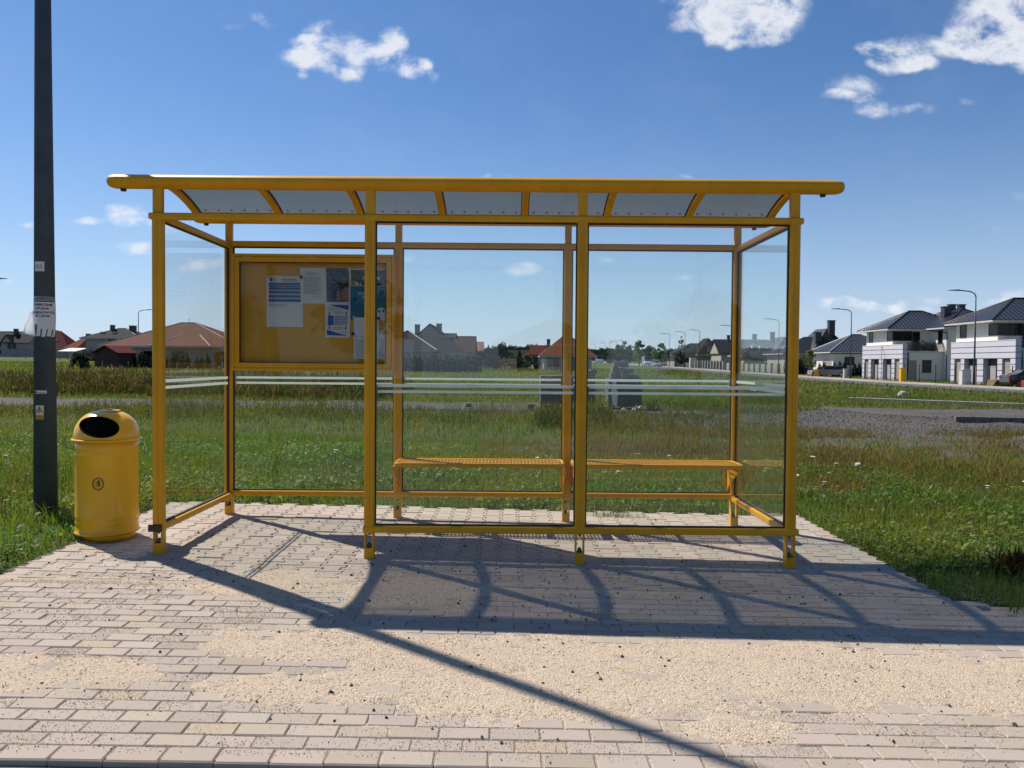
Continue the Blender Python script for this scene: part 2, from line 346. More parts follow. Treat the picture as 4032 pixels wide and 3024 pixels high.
# roads: street along +Y on the right
STX0, STX1 = 31.0, 36.3
PAV0, PAV1 = 5.24, 8.0    # slab with interlocking stones
def pave_top(x, y): return tz(x, y)
xs = np.concatenate([np.linspace(-700, -60, 22), np.linspace(-58, -14, 34), np.linspace(-13.6, 14, 150), np.linspace(14.6, 60, 60), np.linspace(63, 700, 24)])
ys = np.concatenate([np.linspace(-60, 2.0, 12), np.linspace(2.3, 16, 120), np.linspace(16.2, 40, 90), np.linspace(40.6, 120, 80), np.linspace(124, 900, 50)])
GX, GY = np.meshgrid(xs, ys)
GZ = TZ(GX, GY)
GM = gravel_mask(GX, GY)
GZ = GZ + (vnoise(GX*.8, GY*.8, 9)-.5)*.10*sst(8.6, 12, GY)*(1-sst(60, 90, GY)) 
GZ = GZ + MOUND(GX, GY)
inpave = ((GX > -3.45) & (GX < 2.95) & (GY < 8.15)) | (GY < 5.35)
GZ = np.where(inpave, GZ-.06, GZ)
st = (1-sst(.0, 1.2, STX0-GX))*(1-sst(0, 1.2, GX-41.5))*sst(40, 46, GY)
GZ = GZ - .05*np.where((GX > STX0-.6) & (GX < 42) & (GY > 40), 1, 0)
nx, ny = len(xs), len(ys)
V = np.stack([GX, GY, GZ], -1).reshape(-1, 3)
idx = np.arange(nx*ny).reshape(ny, nx)
F = np.stack([idx[:-1, :-1], idx[:-1, 1:], idx[1:, 1:], idx[1:, :-1]], -1).reshape(-1, 4)
def ground_mat():
    m, nt, bs, out = newmat('field_ground')
    g = N(nt, 'ShaderNodeNewGeometry'); P = g.outputs['Position']
    a = N(nt, 'ShaderNodeAttribute', attribute_name='Col'); sp_ = N(nt, 'ShaderNodeSeparateColor'); L(nt, a.outputs['Color'], sp_.inputs[0])
    na = N(nt, 'ShaderNodeTexNoise', i_Scale=.35, i_Detail=8.0, i_Roughness=.65); L(nt, P, na.inputs['Vector'])
    nb = N(nt, 'ShaderNodeTexNoise', i_Scale=9.0, i_Detail=8.0, i_Roughness=.7); L(nt, P, nb.inputs['Vector'])
    nc = N(nt, 'ShaderNodeTexNoise', i_Scale=.05, i_Detail=5.0, i_Roughness=.6); L(nt, P, nc.inputs['Vector'])
    gr = mixc(nt, mth(nt, 'MULTIPLY_ADD', na.outputs[0], 3, -1, clamp=True), (.035, .060, .012), (.085, .125, .024))
    gr = mixc(nt, mth(nt, 'MULTIPLY_ADD', nc.outputs[0], 5, -2.2, clamp=True), gr, (.115, .13, .035))
    gr = mixc(nt, mth(nt, 'MULTIPLY_ADD', nb.outputs[0], 4, -1.9, clamp=True), gr, (.02, .026, .010))
    vo = N(nt, 'ShaderNodeTexVoronoi', i_Scale=26.0); L(nt, P, vo.inputs['Vector'])
    vo2 = N(nt, 'ShaderNodeTexVoronoi', i_Scale=9.0); L(nt, P, vo2.inputs['Vector'])
    gc = mixc(nt, vo.outputs['Distance'], (.125, .119, .112), (.05, .048, .046)); sv = N(nt, 'ShaderNodeSeparateColor'); L(nt, vo2.outputs['Color'], sv.inputs[0])
    gc = mixc(nt, mth(nt, 'MULTIPLY', sv.outputs[0], .55), gc, (.085, .082, .077))
    gc = mixc(nt, mth(nt, 'MULTIPLY_ADD', na.outputs[0], 3.5, -1.4, clamp=True), gc, (.135, .122, .112))
    f = mth(nt, 'ADD', sp_.outputs[0], mth(nt, 'MULTIPLY_ADD', nb.outputs[0], .9, -.45)); 
    mr = N(nt, 'ShaderNodeMapRange'); L(nt, f, mr.inputs[0]); mr.inputs[1].default_value = .35; mr.inputs[2].default_value = .55
    L(nt, mixc(nt, mr.outputs[0], gr, gc), bs.inputs['Base Color']); bs.inputs['Roughness'].default_value = .95; bs.inputs['Specular IOR Level'].default_value = .15
    b = N(nt, 'ShaderNodeBump', i_Strength=.8, i_Distance=.06); L(nt, mth(nt, 'ADD', nb.outputs[0], mth(nt, 'MULTIPLY', vo.outputs['Distance'], .5)), b.inputs['Height']); L(nt, b.outputs[0], bs.inputs['Normal'])
    return m
M_ground = ground_mat()
gcol = np.stack([GM, GM*0, GM*0], -1).reshape(-1, 3)
ground = raw_mesh('ground', V, F.ravel(), np.full(len(F), 4), M_ground, col=gcol, smooth=True); ground['kind'] = 'structure'

def sheet(name, pts_fn, u, v, m, lift=.0, kind='structure'):
    """grid sheet over terrain; pts_fn(u,v)->(x,y)"""
    vs = []; fs = []
    for j in range(v+1):
        for i in range(u+1):
            x, y = pts_fn(i/u, j/v); vs.append((x, y, tz(x, y)+lift))
    for j in range(v):
        for i in range(u): a = j*(u+1)+i; fs.append((a, a+1, a+u+2, a+u+1))
    b = MB(); b.add(vs, fs); o = b.build(name, m, smooth=True); o['kind'] = kind; return o
M_asph = mat('asphalt_far', (.085, .083, .085), .9, var=.15, vscale=2)
M_roadn = mat('road_near', (.15, .135, .115), .95, var=.2, vscale=9, bump=.6, bscale=90)
M_path = mat('beige_paving_far', (.36, .31, .25), .9, var=.08, vscale=1)
M_pink = mat('pink_paving_far', (.34, .22, .18), .9, var=.08, vscale=1)
M_conc = mat('concrete', (.36, .35, .32), .85, var=.15, vscale=5, bump=.2)
sheet('road', lambda a, b: (STX0+(STX1-STX0)*a, 42+b*340), 3, 90, M_asph, .0)
o_pv = sheet('pavement', lambda a, b: (STX1+.15+(3.6)*a, 42+b*340), 2, 90, M_path, .06)
for k, (ya, yb) in enumerate(((66, 70), (79, 86), (101, 112), (131, 143), (165, 178))):
    sheet('driveway_paving', lambda a, b, ya=ya, yb=yb: (STX1+.3+3.3*a, ya+(yb-ya)*b), 2, 6, M_pink, .066)
kb = MB()
for j in range(84):
    y0 = 42+j*4; kb.box(STX1, STX1+.15, y0, y0+3.97, tz(STX1, y0+2)-.1, tz(STX1, y0+2)+.075)
kb.build('kerb', M_conc)['kind'] = 'structure'
# road right in front of the stop, just below the paving edge
EDGE = lambda x: 2.955+.010*x
b = MB(); vs = []; fs = []
for i in range(41):
    x = -8+i*.4
    for (dy, dz) in ((-8, -.03), (-.02, -.026), (.06, -.028)): vs.append((x, EDGE(x)+dy, tz(x, EDGE(x)+max(dy, -.5))+dz))
for i in range(40):
    for k in range(2): a = i*3+k; fs.append((a, a+3, a+4, a+1))
b.add(vs, fs); b.build('near_road', M_roadn)['kind'] = 'structure'
bpy.data.objects['near_road'].name = 'road_surface'

# ------------------------------------------------------------------ paving stones (one structure mesh)
def pave_mat():
    m, nt, bs, out = newmat('concrete_pavers')
    a = N(nt, 'ShaderNodeAttribute', attribute_name='Col'); g = N(nt, 'ShaderNodeNewGeometry')
    n_ = N(nt, 'ShaderNodeTexNoise', i_Scale=3.0, i_Detail=8.0, i_Roughness=.7); L(nt, g.outputs['Position'], n_.inputs['Vector'])
    s_ = N(nt, 'ShaderNodeTexNoise', i_Scale=260.0, i_Detail=3.0); L(nt, g.outputs['Position'], s_.inputs['Vector'])
    c = mixc(nt, mth(nt, 'MULTIPLY_ADD', n_.outputs[0], 2, -.5, clamp=True), a.outputs['Color'], (.32, .27, .215), 'MIX')
    c = mixc(nt, .55, a.outputs['Color'], c)
    c = mixc(nt, mth(nt, 'MULTIPLY_ADD', s_.outputs[0], 1.6, -.6, clamp=True), c, (.25, .215, .175))
    L(nt, mixc(nt, .75, c, a.outputs['Color']), bs.inputs['Base Color']); bs.inputs['Roughness'].default_value = .88; bs.inputs['Specular IOR Level'].default_value = .25
    b = N(nt, 'ShaderNodeBump', i_Strength=.35, i_Distance=.003); L(nt, s_.outputs[0], b.inputs['Height']); L(nt, b.outputs[0], bs.inputs['Normal'])
    return m
M_pave = pave_mat()
pv = []; pf = []; plt = []; pc = []
def add_block(poly, cx, cy, rot, hz, jit=.0015, ch=.005, gap=.0022):
    global pv
    n = len(poly); c, s_ = math.cos(rot), math.sin(rot)
    ax = max(abs(p[0]) for p in poly); ay = max(abs(p[1]) for p in poly)
    tx, ty = rng.normal(0, .004), rng.normal(0, .004); dz = rng.normal(0, jit); base = len(pv)
    col = np.array([.395, .336, .282])*(1+rng.normal(0, .05))*np.array([1, 1+rng.normal(0, .012), 1+rng.normal(0, .025)])
    if rng.random() < .05: col = np.array([.34, .29, .235])
    if rng.random() < .03: col = col*np.array([1.03, 1.0, .88])
    for (ins, z) in ((gap, -.06), (gap, -ch), (gap+ch, 0)):
        for (x, y) in poly:
            xx = x*(ax-ins)/ax; yy = y*(ay-ins)/ay; X = cx+xx*c-yy*s_; Y = cy+xx*s_+yy*c
            pv.append((X, Y, tz(X, Y)+dz+z+xx*tx+yy*ty)); pc.append(col)
    for r in range(2):
        for k in range(n): pf.extend((base+r*n+k, base+r*n+(k+1) % n, base+(r+1)*n+(k+1) % n, base+(r+1)*n+k)); plt.append(4)
    pf.extend(base+2*n+k for k in range(n)); plt.append(n)
def rect(w, h): return [(-w/2, -h/2), (w/2, -h/2), (w/2, h/2), (-w/2, h/2)]
R0 = .010
rows = 0; y = 0.0
first = True
while y < 2.2:
    hh = .115 if first else .1005
    off = (rows % 2)*.1
    for i in range(-22, 24):
        x0 = i*.2005+off+.03; cyy = EDGE(x0)+y+hh/2
        if cyy > 5.215: continue
        if x0 > 2.98 and cyy > 4.95: continue
        add_block(rect(.2, hh), x0, cyy, R0, 0, ch=.006 if first else .005)
    y += hh; rows += 1; first = False
# left extension of the pavement rows and right are covered by the i-range
a_, b_, h_ = .0925, .0615, .077
half = [(-a_, -h_), (a_, -h_), (a_, -.050), (b_, -.029), (b_, .029), (a_, .050), (a_, h_), (-a_, h_), (-a_, .050), (-b_, .029), (-b_, -.029), (-a_, -.050)]
yr0 = 5.262; nr = int((8.0-yr0)/.165)+1
stepx = (a_+b_)
for ci in range(-24, 20):
    cx = ci*stepx
    if cx < -3.33 or cx > 2.82: continue
    if ci % 2 == 0:
        for r in range(18): add_block(half, cx, yr0+h_+r*.154, 0, 0, ch=.003, gap=.0036)
    else:
        add_block([(-a_, -.0385), (a_, -.0385), (a_, .0115), (b_, .0325), (b_, .0385), (-b_, .0385), (-b_, .0325), (-a_, .0115)], cx, yr0+.0385, 0, 0)
        for r in range(17): add_block(half, cx, yr0+.154+r*.154, 0, 0, ch=.003, gap=.0036)
# thin kerb between the two patterns and side kerbs
pav = raw_mesh('paving', np.array(pv), pf, plt, M_pave, col=np.array(pc)); pav['kind'] = 'structure'

bed_m = mat('joint_sand', (.33, .265, .195), .95, var=.25, vscale=60)
bed = sheet('sand_bed', lambda a, b: (-4.4+7.3*a, 2.97+2.25*b), 40, 12, bed_m, -.0055); bed2 = sheet('sand_bed', lambda a, b: (-3.36+6.22*a, 5.221+2.79*b), 40, 14, mat('joint_earth', (.10, .08, .062), .95, var=.2, vscale=60), -.009)
# sand spread over the stones; where it is thin the stones stand out of it
def sand_amt(x, y):
    def e(cx, cy, rx, ry, s=1.0, n=0): return s*np.exp(-(((x-cx)/rx)**2+((y-cy)/ry)**2)**1.6)
    m = np.maximum.reduce([e(-2.15, 3.74, .58, .30), e(-1.05, 4.2, .62, .32), e(-.95, 3.62, .50, .26, .92), e(-.15, 4.1, .9, .32), e(.1, 3.62, .9, .34, 1.0), e(1.35, 3.88, 1.6, .50, .98), e(2.9, 3.85, .9, .50, .95), e(1.9, 3.95, .8, .25, 1.2),
        e(.95, 3.3, .35, .14, .9), e(-.6, 5.15, .5, .5, .95), e(-1.5, 5.2, .55, .38, .85), e(.3, 5.25, .7, .2, .7), e(-.4, 3.25, .25, .08, .6)])
    edge = np.exp(-((y-5.235)/.035)**2)*.75
    jn = np.maximum(m, edge)
    n1 = vnoise(x*3.2, y*5.0, 3)-.5; n2 = vnoise(x*14, y*18, 4)-.5
    n3 = vnoise(x*45, y*50, 6)-.5
    base = .20*np.clip(vnoise(x*1.1, y*1.4, 14)*3-1, 0, 1)*sst(3.15, 3.6, y)
    return jn*.92 + base + n1*.9*np.clip(jn*1.7, .2, 1) + n2*.8*np.clip(jn*1.6, .25, 1) + n3*.35*np.clip(jn*1.6, .15, 1)
sx = np.arange(-3.3, 3.9, .011); sy_ = np.arange(2.99, 6.25, .011); SX, SY = np.meshgrid(sx, sy_)
SA = sand_amt(SX, SY)
SA = np.where((SX > 2.85) & (SY > 4.9), -1, SA)
SZ = TZ(SX, SY) - .0085 + .0125*np.clip((SA-.18)/.62, 0, 1) - .05*(SA < -.9) + .003*np.clip(SA, 0, 1)*(vnoise(SX*25, SY*25, 8)-.5) + .006*np.clip(SA-.4, 0, 1)*(vnoise(SX*5, SY*7, 12)-.5)
n_, m_ = len(sx), len(sy_); idx = np.arange(n_*m_).reshape(m_, n_)
Fs = np.stack([idx[:-1, :-1], idx[:-1, 1:], idx[1:, 1:], idx[1:, :-1]], -1).reshape(-1, 4)
def sand_mat():
    m, nt, bs, out = newmat('beige_grit')
    g = N(nt, 'ShaderNodeNewGeometry'); P = g.outputs['Position']
    v = N(nt, 'ShaderNodeTexVoronoi', i_Scale=210.0); L(nt, P, v.inputs['Vector']); sc = N(nt, 'ShaderNodeSeparateColor'); L(nt, v.outputs['Color'], sc.inputs[0])
    v2 = N(nt, 'ShaderNodeTexVoronoi', i_Scale=90.0); L(nt, P, v2.inputs['Vector']); s2_ = N(nt, 'ShaderNodeSeparateColor'); L(nt, v2.outputs['Color'], s2_.inputs[0])
    n_ = N(nt, 'ShaderNodeTexNoise', i_Scale=3.0, i_Detail=5.0); L(nt, P, n_.inputs['Vector'])
    c = mixc(nt, sc.outputs[0], (.61, .50, .38), (.39, .305, .22))
    c = mixc(nt, mth(nt, 'GREATER_THAN', s2_.outputs[1], .955), c, (.20, .165, .14))
    c = mixc(nt, mth(nt, 'MULTIPLY', mth(nt, 'GREATER_THAN', s2_.outputs[0], .8), .6), c, (.64, .54, .42))
    c = mixc(nt, mth(nt, 'MULTIPLY_ADD', n_.outputs[0], 1.5, -.5, clamp=True), c, (.54, .44, .33))
    L(nt, c, bs.inputs['Base Color']); bs.inputs['Roughness'].default_value = .95; bs.inputs['Specular IOR Level'].default_value = .2
    b = N(nt, 'ShaderNodeBump', i_Strength=.9, i_Distance=.004); L(nt, mth(nt, 'ADD', v.outputs['Distance'], mth(nt, 'MULTIPLY', v2.outputs['Distance'], 1.2)), b.inputs['Height']); b.invert = True
    L(nt, b.outputs[0], bs.inputs['Normal']); return m
sand = raw_mesh('loose_sand', np.stack([SX, SY, SZ], -1).reshape(-1, 3), Fs.ravel(), np.full(len(Fs), 4), sand_mat(), smooth=True)
tag(sand, kind='stuff', label='beige sandy grit lying over the paving stones', cat='sand')

def stones(name, x, y, z, size, cols, kind_label):
    n = len(x); o = np.array([[1,0,0],[-1,0,0],[0,1,0],[0,-1,0],[0,0,.75],[0,0,-.6]], float)
    v = o[None]*(1+rng.normal(0, .22, (n, 6, 1)))*size[:, None, None]
    a = rng.random(n)*6.28; c, s_ = np.cos(a), np.sin(a); vx = v[:, :, 0]*c[:, None]-v[:, :, 1]*s_[:, None]*.8; vy = v[:, :, 0]*s_[:, None]+v[:, :, 1]*c[:, None]*.8
    v = np.stack([vx+x[:, None], vy+y[:, None], v[:, :, 2]+z[:, None]+size[:, None]*.35], -1)
    f = np.array([[0,2,4],[2,1,4],[1,3,4],[3,0,4],[2,0,5],[1,2,5],[3,1,5],[0,3,5]])
    F = (f[None]+(np.arange(n)*6)[:, None, None]).reshape(-1)
    col = np.repeat(cols, 6, 0)
    ob = raw_mesh(name, v.reshape(-1, 3), F, np.full(n*8, 3), M_stone, col=col); tag(ob, kind_label, 'gravel', kind='stuff'); return ob
M_stone = attrmat('stone_grains', .9)
# pale grit grains
n = 260000; x = rng.uniform(-3.2, 3.6, n); y = rng.uniform(3.0, 6.2, n); sa_ = sand_amt(x, y); keep = rng.random(n) < (np.clip(sa_*.4, 0, .35)+.55*np.exp(-((sa_-.18)/.25)**2)+.05)*(1-sst(4.5, 6.2, y)*.6)
x, y = x[keep], y[keep]; z = np.maximum(TZ(x, y), TZ(x, y)-.0085+.0125*np.clip((sand_amt(x, y)-.18)/.62, 0, 1)); sz = rng.uniform(.0016, .0036, len(x))
cc = np.array([.60, .51, .40])[None]*rng.uniform(.5, 1.15, (len(x), 1))
stones('grit', x, y, z-.001, sz, cc, 'pale grit grains scattered over paving and sand')
# dark chips
n = 4600; x = rng.uniform(-3.2, 3.3, n); y = 2.99+rng.random(n)**1.1*4.8; keep = rng.random(n) < np.clip(.30+.5*sand_amt(x, y)+.5*np.exp(-((y-5.3)/.5)**2), 0, 1)
x, y = x[keep], y[keep]; sz = rng.lognormal(-5.55, .50, len(x)).clip(.0016, .016); cc = np.array([.055, .052, .060])[None]*rng.uniform(.5, 2.6, (len(x), 1))
stones('dark_chips', x, y, TZ(x, y)+.001, sz, cc, 'small dark stone chips scattered over the paving')

# ================================================================== BUS SHELTER
PX = [-2.5625, -1.0236, .5154, 2.0543]; FY, RY = 5.97, 7.467
SH = thing('bus_shelter', 'yellow steel bus shelter with glass walls and a curved smoked roof', 'bus shelter', (-.254, FY, tz(-.254, FY)))
PW = .038
def post(x, y, ztop, side):
    b = MB(); g0 = tz(x, y)-.02; zf = .205
    ch = .012
    sec = [(-PW, -PW+ch), (-PW+ch, -PW), (PW-ch, -PW), (PW, -PW+ch), (PW, PW-ch), (PW-ch, PW), (-PW+ch, PW), (-PW, PW-ch)]
    b.prism([(x+u, y+v) for u, v in sec], zf, ztop)
    # shallow groove ridges on the faces
    for sg in (-1, 1): b.box(x-.006, x+.006, y+sg*(PW+.0025)-.0025, y+sg*(PW+.0025)+.0025, zf+.07, ztop-.02)
    # foot: closed sleeve below, open slot window above it
    w = .034
    b.prism([(x-w, y-w), (x+w, y-w), (x+w, y+w), (x-w, y+w)], g0, g0+.098)
    for sx_ in (-1, 1): b.box(x+sx_*w-(.011 if sx_ > 0 else 0), x+sx_*w+(.011 if sx_ < 0 else 0), y-w, y+w, g0+.098, zf+.004)
    o = b.build('post', M_yel, SH, bevel=.002)
    n_ = MB(); n_.lathe([(.0, g0+.098), (.017, g0+.098), (.017, g0+.112), (.013, g0+.125), (.006, g0+.133), (0.001, g0+.134)], x, y, 12); n_.lathe([(.001, zf-.026), (.010, zf-.012), (.011, zf+.003), (.001, zf+.003)], x, y, 10)
    n_.build('anchor_nut', M_bolt, o, smooth=True)
    return o
for x in PX: post(x, FY, 2.478, 0)
for x in PX: post(x, RY, 2.495, 0)
# short struts between the beams and the roof tubes
for x in PX:
    b = MB(); b.box(x-.034, x+.034, FY-.026, FY+.026, 2.515, 2.725); b.build('roof_strut', M_yel, SH, bevel=.006)
for x in PX:
    b = MB(); b.box(x-.030, x+.030, RY-.026, RY+.026, 2.537, 2.72); b.build('roof_strut', M_yel, SH, bevel=.006)
def beam(x0, x1, y0, y1, z0, z1, name='crossbeam', bev=.012):
    b = MB(); b.box(x0, x1, y0, y1, z0, z1); return b.build(name, M_yel, SH, bevel=bev, seg=3)
beam(-2.622, 2.112, FY-.044, FY+.036, 2.471, 2.517)
beam(-2.60, 2.09, RY-.040, RY+.036, 2.488, 2.538)
beam(-1.069, 2.112, FY-.044, FY+.030, .207, .257)
beam(-2.60, 2.09, RY-.042, RY+.030, .226, .273)
for x in (PX[0], PX[3]):
    beam(x-.040, x+.040, FY+.030 if x > 0 else FY-.036, RY-.043, .209, .255, bev=.008)
    beam(x-.036, x+.036, FY+.038, RY-.042, 2.470, 2.514, bev=.008)
b = MB(); b.box(PX[0]-.062, PX[0]+.040, FY-.056, FY-.0365, .205, .257); b.build('end_cap', M_blackpl, SH, bevel=.006)
# front and rear roof tubes, lens-shaped section
def roof_tube(yc, zc, x0, x1, a=.085, h=.050):
    b = MB(); n = 28; secs = []
    for (x, k) in ((x0, .45), (x0+.012, .72), (x0+.035, .9), (x0+.07, 1), (x1-.07, 1), (x1-.035, .9), (x1-.012, .72), (x1, .45)):
        secs.append([(x, yc+a*k*math.cos(t), zc+h*(.28+.72*k)*math.sin(t)) for t in [2*math.pi*i/n for i in range(n)]])
    vs = [v for s_ in secs for v in s_]; fs = []
    for i in range(len(secs)-1):
        for k in range(n): fs.append((i*n+k, i*n+(k+1) % n, (i+1)*n+(k+1) % n, (i+1)*n+k))
    fs += [tuple(range(n)), tuple((len(secs)-1)*n+k for k in range(n))]
    b.add(vs, fs); o = b.build('roof_tube', M_yel, SH, smooth=True)
    d = MB()
    for xx in (x0+.105, x1-.145): d.lathe([(.001, zc-h-.018), (.019, zc-h-.018), (.021, zc-h-.012), (.021, zc-h+.012)], xx, yc, 14)
    d.build('drain_cap', M_blackpl, o, smooth=False); return o
roof_tube(FY+.01, 2.745, -2.925, 2.405)
roof_tube(7.49, 2.742, -2.885, 2.355, .07, .042)
RZ = lambda y: 2.755+.155*(1-((y-6.74)/.765)**2)
RX = [-2.835+.738*k for k in range(8)]
ysr = [FY+.01+(7.49-FY-.01)*k/16 for k in range(17)]
for k, x in enumerate(RX):
    b = MB(); vs = []; fs = []
    for y in ysr:
        z = RZ(y); vs += [(x-.028, y, z-.034), (x+.028, y, z-.034), (x+.028, y, z+.006), (x-.028, y, z+.006)]
    for i in range(16):
        for q in range(4): fs.append((i*4+q, i*4+(q+1) % 4, (i+1)*4+(q+1) % 4, (i+1)*4+q))
    fs += [(0, 1, 2, 3), (64, 65, 66, 67)]; b.add(vs, fs); o = b.build('roof_rib', M_yel, SH, bevel=.005)
    g_ = MB()
    for i in range(16):
        for sg in (-1, 1):
            if (k == 0 and sg < 0) or (k == 7 and sg > 0): continue
            y0, y1 = ysr[i], ysr[i+1]; xa, xb = sorted((x+sg*.0285, x+sg*.036))
            g_.add([(xa, y0, RZ(y0)-.004), (xb, y0, RZ(y0)-.004), (xb, y1, RZ(y1)-.004), (xa, y1, RZ(y1)-.004), (xa, y0, RZ(y0)+.007), (xb, y0, RZ(y0)+.007), (xb, y1, RZ(y1)+.007), (xa, y1, RZ(y1)+.007)], [(0,1,2,3),(4,5,6,7),(0,1,5,4),(2,3,7,6),(1,2,6,5),(0,3,7,4)])
    g_.build('gasket', M_rub, o)
for k in range(7):
    x0, x1 = RX[k]+.029, RX[k+1]-.029
    b = MB(); vs = []; fs = []
    for y in ysr: z = RZ(y); vs += [(x0, y, z+.007), (x1, y, z+.007), (x1, y, z+.013), (x0, y, z+.013)]
    for i in range(16):
        for q in range(4): fs.append((i*4+q, i*4+(q+1) % 4, (i+1)*4+(q+1) % 4, (i+1)*4+q))
    fs += [(0, 1, 2, 3), (64, 65, 66, 67)]; b.add(vs, fs); o = b.build('roof_panel', M_poly, SH)
    r = MB()
    for q in range(6):
        xx = x0+.05+(x1-x0-.1)*q/5; r.lathe([(.001, RZ(7.41)+.012), (.011, RZ(7.41)+.013), (.009, RZ(7.41)+.022), (.001, RZ(7.41)+.026)], xx, 7.41, 8)
        r.lathe([(.001, RZ(6.74)+.012), (.008, RZ(6.74)+.013), (.007, RZ(6.74)+.026), (.001, RZ(6.74)+.032)], x0+.02 if q % 2 else x1-.02, 6.72+.05*(q//2), 8) if q < 4 else None
    r.build('bolt', M_bolt, o)
    b = MB(); b.box(x0-.02, x1+.02, 7.42, 7.45, RZ(7.43)-.03, RZ(7.43)+.006); b.build('panel_strip', M_yel, o) 
# glass panes with black gaskets and white safety stripes
def pane_x(x0, x1, y, z0, z1, stripes, yf):
    b = MB(); b.box(x0, x1, y-.004, y+.004, z0, z1); o = b.build('glass_pane', M_glass, SH)
    g_ = MB(); t = .006
    for (a_, c_, d_, e_) in ((x0-.004, x0+t, z0, z1), (x1-t, x1+.004, z0, z1), (x0+t, x1-t, z0-.004, z0+t), (x0+t, x1-t, z1-t, z1+.004)): g_.box(a_, c_, y-.010, y+.010, d_, e_)
    g_.build('gasket', M_rub, o)
    if stripes:
        s_ = MB()
        for (za, zb) in stripes: s_.box(x0+.014, x1-.014, y+yf*.005-.0008, y+yf*.005+.0008, za, zb)
        s_.build('safety_stripe', M_stripe, o)
    return o
def pane_y(x, y0, y1, z0, z1, stripes, xf):
    b = MB(); b.box(x-.004, x+.004, y0, y1, z0, z1); o = b.build('glass_pane', M_glass, SH)
    g_ = MB(); t = .006
    for (a_, c_, d_, e_) in ((y0-.004, y0+t, z0, z1), (y1-t, y1+.004, z0, z1), (y0+t, y1-t, z0-.004, z0+t), (y0+t, y1-t, z1-t, z1+.004)): g_.box(x-.010, x+.010, a_, c_, d_, e_)
    g_.build('gasket', M_rub, o)
    s_ = MB()
    for (za, zb) in stripes: s_.box(x+xf*.005-.0008, x+xf*.005+.0008, y0+.014, y1-.014, za, zb)
    s_.build('safety_stripe', M_stripe, o)
ST = [(1.270, 1.294), (1.227, 1.247)]; SR = [(1.291, 1.312), (1.243, 1.263)]
for k in (1, 2): pane_x(PX[k]+PW+.003, PX[k+1]-PW-.003, FY, .262, 2.466, ST, -1)
for k in (0, 1, 2): pane_x(PX[k]+PW+.003, PX[k+1]-PW-.003, RY, .278, 2.483, SR, 1)
pane_y(PX[0], FY+PW+.003, RY-PW-.003, .260, 2.466, [(1.288, 1.311), (1.240, 1.262)], 1)
pane_y(PX[3], FY+PW+.003, RY-PW-.003, .260, 2.466, [(1.285, 1.308), (1.238, 1.260)], -1)
# bench: two pressed grid seats on brackets
def seat(x0, x1):
    y0, y1, zt = 7.02, 7.40, .586; r = .055
    def rr(a0, a1, c0, c1, rad, n=5):
        p = []
        for (cx, cy, s0) in ((a1-rad, c0+rad, -90), (a1-rad, c1-rad, 0), (a0+rad, c1-rad, 90), (a0+rad, c0+rad, 180)):
            for k in range(n+1): t = RAD(s0+90*k/n); p.append((cx+rad*math.cos(t), cy+rad*math.sin(t)))
        return p
    # rolled rim
    b = MB(); path = rr(x0+.012, x1-.012, y0+.012, y1-.012, r); n = len(path)
    secs = []
    for k in range(n):
        p = Vector(path[k]+(0,)); q0 = Vector(path[k-1]+(0,)); q1 = Vector(path[(k+1) % n]+(0,)); t = (q1-q0).normalized(); o_ = Vector((t.y, -t.x, 0))
        pr = [(.012, -.036), (.013, -.010), (.008, -.001), (-.002, .002), (-.014, -.004), (-.014, -.009), (.004, -.010), (.006, -.036)]
        secs.append([p+o_*u+Vector((0, 0, zt+w)) for u, w in pr])
    vs = [v for s_ in secs for v in s_]; m8 = 8; fs = [(k*m8+j, k*m8+(j+1) % m8, ((k+1) % n)*m8+(j+1) % m8, ((k+1) % n)*m8+j) for k in range(n) for j in range(m8)]
    b.add(vs, fs); o = b.build('bench_seat', M_yel, SH, smooth=False)
    g_ = MB(); nx_ = int((x1-x0-.05)/.030)
    for i in range(1, nx_): xx = x0+.024+i*(x1-x0-.048)/nx_; g_.box(xx-.0042, xx+.0042, y0+.02, y1-.02, zt-.010, zt-.006)
    for j in range(1, 12): yy = y0+.02+j*(y1-y0-.04)/12; g_.box(x0+.02, x1-.02, yy-.0042, yy+.0042, zt-.0095, zt-.0055)
    g_.build('seat_grid', M_yel, o)
    s_ = MB()
    for i in (.0, .333, .667, 1.0):
        xx = x0+.05+(x1-x0-.1)*i; s_.box(xx-.02, xx+.02, y0+.02, y1-.02, zt-.034, zt-.0105)
    s_.build('seat_rail', M_yel, o)
seat(-1.005, .478); seat(.545, 2.025)
for x in (PX[1]+.005, PX[2]-.030, PX[2]+.058, PX[3]-.075):
    b = MB(); b.prismx([(RY-PW-.002, .30), (RY-PW-.002, .548), (7.06, .548), (7.06, .515), (7.30, .40)], x-.004, x+.004)
    b.box(x-.022, x+.022, RY-PW-.006, RY-PW-.002, .32, .548); b.build('bench_bracket', M_yel, SH)
    bb = MB()
    for zz in (.36, .44, .50): bb.tube([(x-.012, RY-PW-.012, zz), (x-.012, RY-PW-.004, zz)], .006, 8)
    bb.build('bolt', M_bolt, SH)
